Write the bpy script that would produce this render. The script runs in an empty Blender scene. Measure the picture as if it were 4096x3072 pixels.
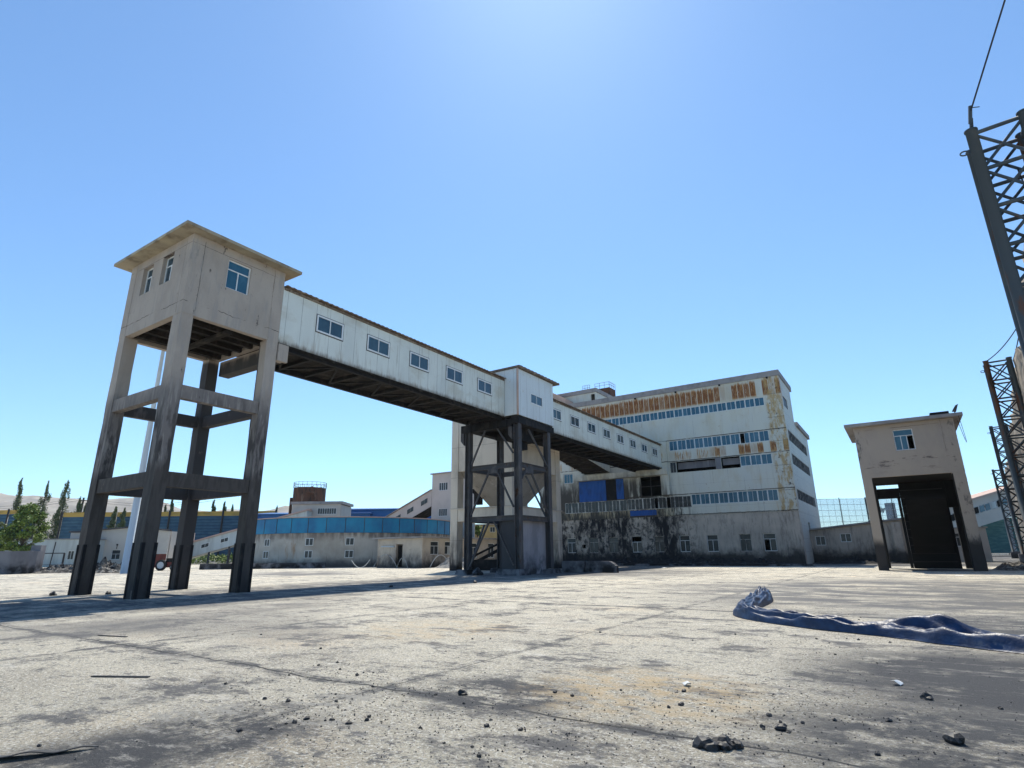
import bpy, math, random
from mathutils import Vector, Matrix, noise as mn
random.seed(7)
S = bpy.context.scene
COL = S.collection
rad = math.radians

# ------------------------------------------------------------------ camera, sky, sun
YAW = rad(33.5)
cam_d = bpy.data.cameras.new("camera"); cam = bpy.data.objects.new("camera", cam_d); COL.objects.link(cam)
cam.matrix_world = Matrix.Translation((0, 0, 1.6)) @ Matrix.Rotation(YAW, 4, 'Z') @ Matrix.Rotation(rad(90 + 16.5), 4, 'X') @ Matrix.Rotation(rad(-0.6), 4, 'Z')
cam_d.sensor_width = 36; cam_d.lens = 36 * 570 / 1024; cam_d.clip_end = 20000; cam_d.clip_start = 0.05
S.camera = cam
SUN = Vector((-0.30, 0.55, 1.0)).normalized()
sd = bpy.data.lights.new("sun", 'SUN'); sd.energy = 5.0; sd.angle = rad(0.5); sd.color = (1.0, 0.93, 0.79)
so = bpy.data.objects.new("sun", sd); COL.objects.link(so); so.rotation_euler = SUN.to_track_quat('Z', 'Y').to_euler()
W = bpy.data.worlds.new("World"); S.world = W; W.use_nodes = True
wn = W.node_tree; bg = wn.nodes["Background"]; sky = wn.nodes.new("ShaderNodeTexSky"); sky.sky_type = 'NISHITA'
sky.sun_disc = False; sky.sun_elevation = math.asin(SUN.z); sky.sun_rotation = math.atan2(SUN.x, SUN.y)
sky.altitude = 800; sky.air_density = 1.0; sky.dust_density = 0.38; sky.ozone_density = 2.6
tint = wn.nodes.new('ShaderNodeMix'); tint.data_type = 'RGBA'; tint.blend_type = 'MULTIPLY'; tint.inputs[0].default_value = 1; tint.inputs[7].default_value = (.78, 1.0, 1.11, 1)
wn.links.new(sky.outputs[0], tint.inputs[6]); wn.links.new(tint.outputs[2], bg.inputs[0]); bg.inputs[1].default_value = 0.142
S.view_settings.view_transform = 'Standard'; S.view_settings.look = 'None'; S.view_settings.gamma = 1
S.view_settings.use_curve_mapping = False; S.view_settings.exposure = 0.36
S.render.engine = 'CYCLES'

# ------------------------------------------------------------------ materials
def fac_chain(nt, pos, sep, factors):
    L = nt.links; out = None
    def mathn(op, a, b=None, c=None):
        n = nt.nodes.new("ShaderNodeMath"); n.operation = op
        for i, v in enumerate((a, b, c)):
            if v is None: continue
            if isinstance(v, (int, float)): n.inputs[i].default_value = v
            else: L.new(v, n.inputs[i])
        return n.outputs[0]
    def noise(scale, detail=6, rough=0.6, off=0):
        m = nt.nodes.new("ShaderNodeMapping"); m.inputs['Scale'].default_value = scale
        m.inputs['Location'].default_value = (off, off * 1.7, off * .3)
        L.new(pos, m.inputs[0])
        n = nt.nodes.new("ShaderNodeTexNoise"); n.inputs['Scale'].default_value = 1; n.inputs['Detail'].default_value = detail
        n.inputs['Roughness'].default_value = rough; L.new(m.outputs[0], n.inputs['Vector']); return n.outputs[0]
    def rng(v, a, b, smooth=False):
        n = nt.nodes.new("ShaderNodeMapRange"); n.inputs[1].default_value = a; n.inputs[2].default_value = b
        if smooth: n.interpolation_type = 'SMOOTHSTEP'
        L.new(v, n.inputs[0]); return n.outputs[0]
    ax = {'x': 0, 'y': 1, 'z': 2}
    for f in factors:
        k = f[0]
        if k == 'n': v = rng(noise(f[1], f[4] if len(f) > 4 else 6, f[5] if len(f) > 5 else .6, f[6] if len(f) > 6 else 0), f[2], f[3])
        elif k in ax: v = rng(sep.outputs[ax[k]], f[1], f[2], True)
        elif k == 'zn':
            nn = noise(f[3], 5, .65); t = mathn('MULTIPLY_ADD', nn, f[4], -f[4] / 2); v = rng(mathn('ADD', sep.outputs[2], t), f[1], f[2], True)
        elif k == 'l':      # thin line every period on an axis
            nn = noise((.6, .6, .6), 3); w = mathn('MULTIPLY_ADD', nn, f[5] if len(f) > 5 else 0, f[4])
            t = mathn('ADD', sep.outputs[ax[f[1]]], w); t = mathn('DIVIDE', t, f[2]); t = mathn('FRACT', t)
            t = mathn('SUBTRACT', t, .5); t = mathn('ABSOLUTE', t); v = rng(t, .5 - f[3] / f[2] / 2, .5 - f[3] / f[2] / 4)
        elif k == 'cell':
            t = mathn('DIVIDE', sep.outputs[ax[f[1]]], f[2]); t = mathn('FLOOR', t)
            n = nt.nodes.new("ShaderNodeTexWhiteNoise"); n.noise_dimensions = '1D'; L.new(t, n.inputs['W']); v = rng(n.outputs[0], f[3], f[4])
        elif k == 'b':
            m = nt.nodes.new("ShaderNodeVectorMath"); m.operation = 'DISTANCE'; L.new(pos, m.inputs[0]); m.inputs[1].default_value = (f[1], f[2], 0)
            nn = noise((.5, .5, .5), 5); d = mathn('MULTIPLY_ADD', nn, f[3] * 1.2, m.outputs['Value']); v = rng(d, f[4], f[4] * .6)
        elif k == 'v':
            n = nt.nodes.new("ShaderNodeTexVoronoi"); n.inputs['Scale'].default_value = f[1]; L.new(pos, n.inputs['Vector']); v = rng(n.outputs['Distance'], f[2], f[3])
        elif k == 'li':
            t = mathn('ADD', sep.outputs[ax[f[1]]], f[4]); t = mathn('DIVIDE', t, f[2]); t = mathn('FRACT', t); t = mathn('SUBTRACT', t, .5); t = mathn('ABSOLUTE', t); v = rng(t, .5 - f[3] / f[2] / 4, .5 - f[3] / f[2] / 2)
        elif k == 'band':
            nn = noise((1.1, 1.1, 1.1), 6, .7); t = mathn('MULTIPLY_ADD', nn, f[4], -f[4] / 2 - f[2]); t = mathn('ADD', sep.outputs[ax[f[1]]], t); t = mathn('ABSOLUTE', t); v = rng(t, f[3], f[3] * .4)
        elif k == 'k': v = None; 
        if k == 'k': out = mathn('MULTIPLY', out, f[1]) if out is not None else f[1]
        else: out = v if out is None else mathn('MULTIPLY', out, v)
    return out
def M(name, base, layers=(), rough=.85, metal=0, bump=None, spec=.3, alpha=1, corr=None, trans=0):
    m = bpy.data.materials.new(name); m.use_nodes = True; nt = m.node_tree; b = nt.nodes["Principled BSDF"]; L = nt.links
    g = nt.nodes.new("ShaderNodeNewGeometry"); pos = g.outputs['Position']
    sep = nt.nodes.new("ShaderNodeSeparateXYZ"); L.new(pos, sep.inputs[0])
    cur = None
    for col, facs in layers:
        f = fac_chain(nt, pos, sep, facs)
        mx = nt.nodes.new("ShaderNodeMix"); mx.data_type = 'RGBA'
        if isinstance(f, (int, float)): mx.inputs[0].default_value = f
        else: L.new(f, mx.inputs[0])
        if cur is None: mx.inputs[6].default_value = (*base, 1)
        else: L.new(cur, mx.inputs[6])
        mx.inputs[7].default_value = (*col, 1); cur = mx.outputs[2]
    if cur is None: b.inputs['Base Color'].default_value = (*base, 1)
    else: L.new(cur, b.inputs['Base Color'])
    b.inputs['Roughness'].default_value = rough; b.inputs['Metallic'].default_value = metal
    b.inputs['Specular IOR Level'].default_value = spec; b.inputs['Alpha'].default_value = alpha
    if trans: b.inputs['Transmission Weight'].default_value = trans
    if bump or corr:
        h = None
        if bump:
            h = fac_chain(nt, pos, sep, [bump[0]])
        if corr:
            w = nt.nodes.new("ShaderNodeMath"); w.operation = 'SINE'; q = nt.nodes.new("ShaderNodeMath"); q.operation = 'MULTIPLY'
            q.inputs[1].default_value = 2 * math.pi / corr[1]; L.new(sep.outputs[corr[0]], q.inputs[0]); L.new(q.outputs[0], w.inputs[0]); h = w.outputs[0]
        bn = nt.nodes.new("ShaderNodeBump"); bn.inputs['Strength'].default_value = bump[1] if bump else 1
        bn.inputs['Distance'].default_value = bump[2] if bump else corr[2]; L.new(h, bn.inputs['Height']); L.new(bn.outputs[0], b.inputs['Normal'])
    return m
BLK = (.018, .018, .021)
conc_b = (('n', (9, 9, 9), 0, 1, 8), .5, .03)
SEAMC = (.10, .09, .08)
m_tower = M("plaster_soot_low_shade_rear", (.41, .35, .295), [
    ((.33, .28, .235), [('n', (.9, .9, .5), .42, .7)]),
    ((.24, .22, .20), [('n', (4.5, 4.5, 1.2), .53, .6, 8, .75), ('x', -26.3, -25.7), ('y', 12.4, 11.9), ('z', 16, 15.3), ('z', 12.9, 13.6), ('k', .7)]),
    ((.07, .055, .045), [('band', 'x', -25.93, .016, .12), ('z', 12.2, 12.3)]),
    ((.07, .055, .045), [('band', 'y', 12.07, .016, .12), ('z', 12.2, 12.3), ('z', 16, 15.9)]),
    ((.09, .07, .06), [('band', 'y', 15.82, .014, .1), ('z', 12.2, 12.3), ('n', (.8, .8, .8), .4, .5)]),
    ((.07, .055, .045), [('band', 'z', 12.75, .022, .35), ('n', (.7, .7, .7), .45, .52)]),
    ((.09, .07, .06), [('band', 'z', 15.72, .014, .1), ('n', (.7, .7, .7), .42, .5)]),
    ((.60, .55, .50), [('n', (3, 3, .8), .6, .75), ('zn', 11, 6, (1, 1, 1), 2)]),
    ((.15, .135, .13), [('zn', 9.8, 8.2, (.8, .8, .5), 2.6), ('k', .8)]),
    ((.32, .29, .26), [('n', (6, 6, .8), .54, .62), ('z', 4.6, 5.2), ('k', .7)]),
    ((.062, .054, .05), [('zn', 9.6, 6, (1.5, 1.5, .5), 3.5), ('n', (4.5, 4.5, .8), .45, .56)]),
    ((.066, .056, .049), [('zn', 5.7, 4.9, (1.2, 1.2, .4), .9), ('k', .85)]),
    ((.045, .043, .045), [('y', 15.6, 15.9), ('z', 12.1, 11.6), ('x', -25.9, -26.2), ('k', .88)]),  # this and next layer: rear and inner shade put into colour, along with soot
    ((.06, .055, .055), [('y', 12.08, 12.12), ('x', -25.9, -25.93), ('z', 12.1, 11.9), ('n', (1.5, 1.5, .6), .25, .5)]),
    ((.21, .18, .16), [('n', (1.3, 1.3, .35), .6, .8), ('zn', 9, 5, (1, 1, 1), 2), ('k', .6)]),
    (BLK, [('zn', 1.4, .1, (1.5, 1.5, 1), 1.5), ('k', .6)]),
    ((.12, .1, .09), [('n', (2.2, 2.2, 1.1), .635, .66, 8, .7)])], bump=conc_b)
m_plaster = M("plaster_beige", (.50, .44, .365), [
    ((.34, .29, .25), [('n', (.7, .7, .35), .45, .75)]),
    ((.30, .25, .20), [('n', (2.5, 2.5, .25), .62, .78)]),
    ((.10, .09, .085), [('zn', 2.4, .2, (1, 1, 1), 2.4), ('n', (1.2, 1.2, .6), .3, .55)]),
    (BLK, [('zn', .9, .1, (1, 1, 1), 1.2), ('k', .8)]),
    ((.1, .08, .07), [('n', (1.6, 1.6, 1), .655, .67, 8, .75)])], bump=conc_b)
m_bunker = M("plaster_cream", (.62, .55, .46), [
    ((.42, .37, .31), [('n', (.6, .6, .25), .45, .72)]),
    ((.25, .2, .15), [('n', (3, 3, .15), .66, .78), ('k', .6)]),
    ((.2, .16, .13), [('l', 'z', 3.05, .05, .2, .12), ('k', .6)]),
    ((.10, .09, .085), [('zn', 5, .6, (1, 1, .7), 4), ('n', (1.8, 1.8, .4), .38, .6)]),
    (BLK, [('zn', 1.3, .2, (1, 1, 1), 1.4)])], bump=conc_b)
m_booth = M("plaster_booth", (.41, .345, .285), [
    ((.08, .065, .055), [('band', 'z', 10.95, .02, .2), ('n', (.6, .6, .6), .42, .5)]),
    ((.08, .065, .055), [('band', 'x', 3.75, .02, .3), ('z', 8.5, 9)]),
    ((.35, .30, .26), [('n', (.8, .8, .4), .45, .72)]),
    ((.16, .13, .115), [('n', (.35, 1, 1.6), .585, .62, 8, .7), ('zn', 7.2, 8.2, (1, 1, 1), .6), ('z', 9.0, 8.4)]),
    ((.17, .15, .135), [('n', (1.6, 1.6, .7), .55, .62, 8, .72), ('x', 3.3, 4.3)]),
    ((.17, .15, .135), [('n', (1.6, 1.6, .7), .57, .62, 8, .72), ('x', -1.0, -1.8), ('z', 7, 8)]),
    ((.045, .042, .042), [('zn', 2.6, 1.7, (1.5, 1.5, 1), .9)]),
    ((.014, .014, .015), [('y', 55.28, 55.32), ('z', 7.3, 7.05), ('x', 4.5, 4.45)]),
    ((.014, .014, .015), [('x', -1.47, -1.43), ('x', 3.84, 3.8), ('z', 7.09, 7.0)])], bump=conc_b)
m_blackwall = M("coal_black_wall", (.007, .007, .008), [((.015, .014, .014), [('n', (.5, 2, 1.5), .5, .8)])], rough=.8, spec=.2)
m_roofconc = M("roof_concrete", (.34, .295, .215), [((.2, .16, .11), [('n', (1.4, 1.4, 1.4), .5, .66)]), ((.44, .38, .26), [('n', (.6, .6, .6), .55, .7)])], bump=conc_b)
m_panel = M("white_panel_gallery", (.68, .70, .64), [
    ((.56, .58, .54), [('n', (.5, .5, .25), .4, .75)]),
    ((.36, .33, .26), [('n', (4, 4, .3), .57, .68, 8, .7), ('k', .6)]),
    ((.50, .47, .38), [('n', (.35, .35, .6), .52, .64), ('k', .6)]),
    (SEAMC, [('l', 'y', .935, .03, .1), ('n', (.7, .7, .4), .25, .6), ('k', .9)]),
    ((.45, .40, .32), [('zn', 13.1, 12.1, (3, 3, .6), 1.4), ('n', (6, 6, .6), .45, .65), ('k', .8)]),
    ((.16, .13, .1), [('zn', 12.5, 12.15, (4, 4, 1), .55), ('k', .9)])], rough=.55, bump=(('n', (1.5, 1.5, .4), 0, 1, 3), .2, .03))
m_panel2 = M("white_panel_house", (.66, .71, .72), [
    ((.57, .60, .60), [('n', (.5, .5, .2), .4, .75)]),
    ((.45, .36, .22), [('n', (2.5, 2.5, 1.6), .62, .68, 8, .7), ('k', .8)]),
    ((.30, .25, .17), [('n', (7, 7, .35), .62, .74), ('z', 13.6, 12.4), ('k', .9)]),
    (SEAMC, [('l', 'y', 1.0, .035, .3), ('n', (.7, .7, .4), .3, .6)]),
    ((.3, .26, .2), [('l', 'x', .9, .03, .2), ('k', .6)])], rough=.55)
RUST = (.21, .075, .022); RUST2 = (.44, .24, .085)
def rustl(axis, per, z0, z1, lo=.35, nlo=.47, extra=()):
    ex = list(extra)
    return [(RUST2, [('cell', axis, per, lo, lo + .1), ('li', axis, per, per * .09, 0), ('z', z0 - .25, z0 + .05), ('zn', z1 + .2, z1 - .2, (3, 3, .6), 1.3), ('n', (7, 7, .6), nlo - .07, nlo + .06, 8, .7)] + ex),
            (RUST, [('cell', axis, per, lo, lo + .1), ('li', axis, per, per * .16, 0), ('z', z0 - .1, z0 + .2), ('zn', z1 + .05, z1 - .35, (3, 3, .6), 1.3), ('n', (9, 9, 1.1), nlo, nlo + .06, 8, .75)] + ex)]
m_facade = M("washery_panels", (.60, .60, .525), [
    ((.54, .56, .53), [('n', (.35, .35, .2), .4, .75)]),
    ((.42, .40, .34), [('n', (2.2, 2.2, .12), .55, .8), ('k', .5)]),
    ((.50, .45, .33), [('n', (.45, .45, .2), .48, .68, 8, .7), ('k', .75)]),
    ((.30, .22, .13), [('n', (2.6, 2.6, .16), .63, .7, 8, .75), ('k', .8)])]
    + rustl('x', .74, 20.25, 22.15, .02, .42) + rustl('x', .74, 13.2, 14.35, .08, .42, [('x', -19.5, -17.5)]) + rustl('x', .74, 13.2, 14.2, .35, .53)
    + [((.50, .33, .12), [('n', (1.3, 1.3, .12), .64, .72), ('k', .6)]),
    ((.30, .17, .07), [('n', (2.8, 2.8, 2.2), .64, .67, 8, .75), ('k', .9)]),
    ((.42, .28, .11), [('x', -11.8, -11.4), ('n', (2.2, 2.2, .7), .45, .56, 8, .7), ('k', .85)]),
    ((.07, .05, .04), [('x', -11.8, -11.4), ('n', (2.6, 2.6, 2.6), .59, .62, 8, .75)]),
    ((.13, .11, .09), [('l', 'z', 1.46, .03, .32, .05), ('z', 12.2, 8.6), ('k', .5)]),
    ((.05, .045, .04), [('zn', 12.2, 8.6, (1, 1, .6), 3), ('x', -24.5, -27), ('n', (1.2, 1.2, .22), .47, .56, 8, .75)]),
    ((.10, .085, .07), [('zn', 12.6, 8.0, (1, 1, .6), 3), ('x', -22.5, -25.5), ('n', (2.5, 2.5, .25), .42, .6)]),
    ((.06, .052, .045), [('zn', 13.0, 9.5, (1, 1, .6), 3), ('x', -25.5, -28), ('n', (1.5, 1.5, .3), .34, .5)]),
    (SEAMC, [('l', 'x', 1.86, .035, .4), ('n', (.5, .5, .4), .45, .6), ('k', .7)]),
    (SEAMC, [('l', 'z', 2.95, .05, .4, .05), ('x', -11.9, -11.5)]),
    ((.055, .045, .038), [('band', 'z', 6.08, .075, .14), ('n', (1.2, 1.2, 1.2), .3, .45)]),
    ((.055, .045, .038), [('band', 'z', 8.66, .075, .14), ('n', (1.2, 1.2, 1.2), .3, .45)]),
    ((.055, .045, .038), [('band', 'z', 13.0, .075, .14), ('n', (1.2, 1.2, 1.2), .3, .45)]),
    ((.055, .045, .038), [('band', 'z', 15.82, .075, .14), ('n', (1.2, 1.2, 1.2), .3, .45)]),
    ((.52, .43, .27), [('z', 7.3, 7.0), ('x', -23, -26), ('n', (1, 1, .6), .35, .55), ('k', .8)]),
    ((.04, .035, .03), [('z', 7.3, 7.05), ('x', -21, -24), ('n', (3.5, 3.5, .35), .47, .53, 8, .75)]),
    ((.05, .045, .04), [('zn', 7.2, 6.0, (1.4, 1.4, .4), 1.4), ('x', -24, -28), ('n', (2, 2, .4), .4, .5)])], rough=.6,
    bump=(('n', (1.2, 1.2, .4), 0, 1, 3), .2, .04))
m_side = M("washery_side_panels", (.58, .59, .53), [
    ((.50, .52, .5), [('n', (.35, .35, .2), .4, .75)]),
    (SEAMC, [('l', 'y', .62, .04, .2), ('k', .8)]), (SEAMC, [('l', 'z', 1.5, .035, .1), ('k', .5)]),
    ((.40, .22, .1), [('y', 76.4, 75.2), ('n', (2, 2, .4), .48, .6), ('k', .9)]),
    ((.25, .14, .07), [('n', (2, 2, 1), .63, .67, 8, .7)])], rough=.6)
m_basewall = M("sooty_render", (.52, .455, .385), [
    ((.36, .315, .27), [('n', (.4, .4, .4), .4, .7)]),
    ((.15, .125, .105), [('n', (3.2, 3.2, .3), .54, .66, 8, .75), ('k', .5)]),
    ((.46, .40, .30), [('x', -36, -40), ('n', (1, 1, .5), .4, .7), ('k', .7)]),
    ((.13, .115, .105), [('n', (2.2, 2.2, .45), .5, .64, 9, .78), ('k', .6)]),
    ((.42, .36, .26), [('n', (1.6, 1.6, .3), .6, .7), ('x', -23, -29), ('k', .6)]),
    (BLK, [('n', (.22, .22, .14), .44, .52, 8, .72, 3.3), ('x', -22.5, -25), ('n', (2.4, 2.4, .5), .34, .5)]),
    (BLK, [('n', (1.5, 1.5, 1.2), .5, .56, 9, .78), ('x', -20.5, -24), ('k', .85)]),
    (BLK, [('zn', 2.2, .8, (.8, .8, .8), 2.6), ('k', .92)])], bump=conc_b)
m_fascia = M("grey_fascia", (.30, .285, .28), [((.20, .19, .19), [('n', (1, 1, 1), .45, .7)]), ((.38, .36, .33), [('n', (.4, .4, .4), .55, .7)])])
m_steel = M("sooty_steel", (.062, .061, .066), [((.12, .112, .108), [('n', (1.5, 1.5, .8), .5, .7)]), ((.07, .035, .02), [('n', (3, 3, 2), .6, .68)])], rough=.7, spec=.3)
m_blacksteel = M("coal_black_steel", (.016, .016, .018), [((.04, .036, .033), [('n', (1.5, 2.5, 1.5), .5, .7)])], rough=.8, spec=.15)
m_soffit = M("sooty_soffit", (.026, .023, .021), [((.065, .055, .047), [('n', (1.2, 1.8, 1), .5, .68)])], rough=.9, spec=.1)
m_roofbrown = M("rusty_roof_sheet", (.16, .12, .09), [((.30, .24, .18), [('n', (2, 2, 2), .5, .65)]), ((.07, .05, .04), [('n', (5, 5, 5), .55, .65)])], rough=.8)
m_glass = M("blue_glass", (.015, .045, .07), [((.03, .075, .10), [('n', (.8, .8, .8), .4, .6)])], rough=.12, spec=.7)
m_glassd = M("dark_glass", (.018, .025, .03), [((.06, .065, .065), [('n', (1.5, 1.5, 1.5), .5, .65)])], rough=.3, spec=.5)
m_glasst = M("teal_glass", (.014, .085, .14), [((.035, .125, .19), [('n', (1.1, 1.1, .6), .45, .62)])], rough=.22, spec=.6)
m_frame = M("white_frame", (.72, .74, .74), [((.4, .39, .36), [('n', (3, 3, 2), .55, .7), ('k', .6)])], rough=.5)
m_frameg = M("grimy_frame", (.42, .42, .41), [((.12, .11, .1), [('n', (2, 2, 1), .45, .65)])], rough=.6)
m_dark = M("dark_interior", (.012, .012, .013), rough=.9, spec=.05)
m_blue = M("blue_sheet", (.012, .09, .36), [((.01, .05, .18), [('n', (1, 1, .6), .5, .7)])], rough=.5, corr=(0, .22, .03))
m_blueband = M("blue_band_paint", (.02, .23, .40), [((.02, .14, .29), [('n', (.35, .35, .25), .4, .65)]), ((.11, .12, .13), [('n', (3, 3, .18), .66, .76)])], rough=.55)
m_shedblue = M("shed_blue", (.015, .075, .27), [((.03, .13, .33), [('n', (.1, .1, .1), .4, .6)])], rough=.6)
m_graywall = M("dusty_grey_wall", (.19, .19, .205), [((.125, .125, .14), [('n', (.6, .6, .3), .4, .65)]), ((.25, .25, .265), [('n', (2, 2, .25), .6, .75)]), (BLK, [('zn', 1.5, .2, (1, 1, 1), 1.6), ('n', (.8, .8, .8), .4, .55)])], bump=conc_b)
m_pink = M("faded_pink_roof", (.50, .36, .30), [((.40, .29, .24), [('n', (.8, .8, .8), .5, .7)])], rough=.8)
m_tank = M("rusty_tank", (.12, .055, .032), [((.05, .03, .022), [('n', (1.5, 1.5, .3), .5, .62)]), ((.30, .2, .14), [('n', (2.5, 2.5, .2), .63, .72)])], rough=.8)
m_coal = M("coal", (.018, .018, .02), [((.05, .05, .054), [('n', (20, 20, 20), .55, .7)])], rough=.55, spec=.4, bump=(('n', (40, 40, 40), 0, 1, 4), .6, .01))
m_rubble = M("coal_rubble", (.09, .085, .08), [((.3, .28, .25), [('n', (3, 3, 3), .52, .6)]), (BLK, [('n', (1.6, 1.6, 1.6), .5, .58)])], rough=.95, bump=(('n', (8, 8, 8), 0, 1, 6), .8, .1))
m_heap = M("coal_dust_heap", (.022, .022, .024), [((.10, .095, .09), [('n', (1.5, 1.5, 1.5), .58, .7)])], rough=.95, bump=(('n', (6, 6, 6), 0, 1, 6), .8, .1))
m_gravel = M("grey_gravel", (.27, .265, .255), [((.14, .14, .14), [('n', (5, 5, 5), .5, .6)])], rough=.95, bump=(('n', (10, 10, 10), 0, 1, 6), .7, .06))
m_mast = M("blue_grey_mast_paint", (.045, .062, .078), [((.09, .10, .10), [('n', (1.5, 1.5, .6), .52, .7)]), ((.10, .045, .026), [('n', (1.6, 1.6, .35), .54, .6, 8, .7)]), ((.03, .02, .018), [('n', (3, 3, .4), .6, .68)])], rough=.6)
m_cable = M("wire_rope", (.02, .022, .03), rough=.6)
m_net = M("tattered_dust_net", (.26, .225, .185), [((.10, .085, .07), [('n', (1.5, 1.5, .5), .5, .62, 8, .7)]), ((.36, .32, .27), [('n', (3, 3, .7), .6, .7)])], rough=.9, bump=(('n', (3, 3, .8), 0, 1, 6), .8, .12))
m_tarp = M("blue_tarp", (.007, .020, .060), [((.014, .038, .10), [('n', (2.5, 2.5, 4), .45, .62)]), ((.10, .115, .14), [('n', (6, 6, 6), .58, .72), ('k', .5)])], rough=.45, spec=.4, bump=(('n', (9, 9, 9), 0, 1, 4), .4, .03))
m_fence_b = M("windbreak_blue", (.025, .075, .13), [((.05, .12, .17), [('n', (.4, .4, 1.2), .4, .65)]), ((.012, .035, .06), [('l', 'z', .85, .3, .1), ('k', .6)])], rough=.7)
m_fence_t = M("windbreak_teal", (.03, .11, .125), [((.07, .17, .18), [('n', (.6, .6, 3), .45, .65)])], rough=.7)
m_fence_y = M("windbreak_yellow", (.50, .31, .07), [((.35, .22, .06), [('n', (.3, .3, 1), .45, .65)])], rough=.7)
m_post = M("dark_post", (.045, .04, .04), rough=.8)
m_white = M("white_paint", (.46, .52, .57), [((.36, .41, .45), [('n', (.5, .5, .2), .5, .7)])], rough=.5)
m_netfine = M("pale_mesh_screen", (.45, .52, .58), rough=.8, alpha=.28)
m_leaf = M("leaf_green", (.12, .18, .035), [((.19, .25, .05), [('n', (.7, .7, .7), .45, .6)]), ((.03, .06, .018), [('n', (.5, .5, .5), .55, .68, 3, .6, 5)])], rough=.6, spec=.3)
m_poplar = M("poplar_leaf", (.10, .13, .05), [((.16, .175, .08), [('n', (.5, .5, .3), .45, .6)])], rough=.7)
m_bark = M("bark", (.10, .08, .06), [((.05, .04, .03), [('n', (4, 4, 1), .5, .6)])], rough=.9)
m_yellowwall = M("yellow_render", (.52, .40, .20), [((.4, .3, .16), [('n', (.3, .3, .3), .5, .7)])])
m_hill = M("dry_hill", (.34, .29, .235), [((.24, .20, .165), [('n', (.004, .004, .02), .45, .6)]), ((.42, .37, .3), [('n', (.012, .012, .03), .5, .65)])], rough=1)
m_red = M("faded_red_machine", (.16, .035, .028), [((.1, .04, .03), [('n', (2, 2, 2), .5, .6)])], rough=.6)
m_tyre = M("tyre_rubber", (.03, .03, .03), rough=.85)
m_belt = M("rubber_belt", (.035, .036, .04), [((.10, .10, .10), [('n', (8, 8, 8), .55, .7)])], rough=.7)
m_hose = M("pale_hose", (.6, .6, .58), rough=.6)
m_paper = M("white_litter", (.75, .75, .73), rough=.8)
m_pale = M("pale_building", (.50, .465, .42), [((.42, .39, .35), [('n', (.3, .3, .3), .45, .7)]), ((.2, .18, .16), [('n', (2, 2, .2), .66, .74), ('k', .6)])])
m_grayblue = M("pale_grey_cladding", (.52, .56, .55), [((.40, .43, .42), [('n', (.8, .8, .1), .45, .65)])], rough=.6)
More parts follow.
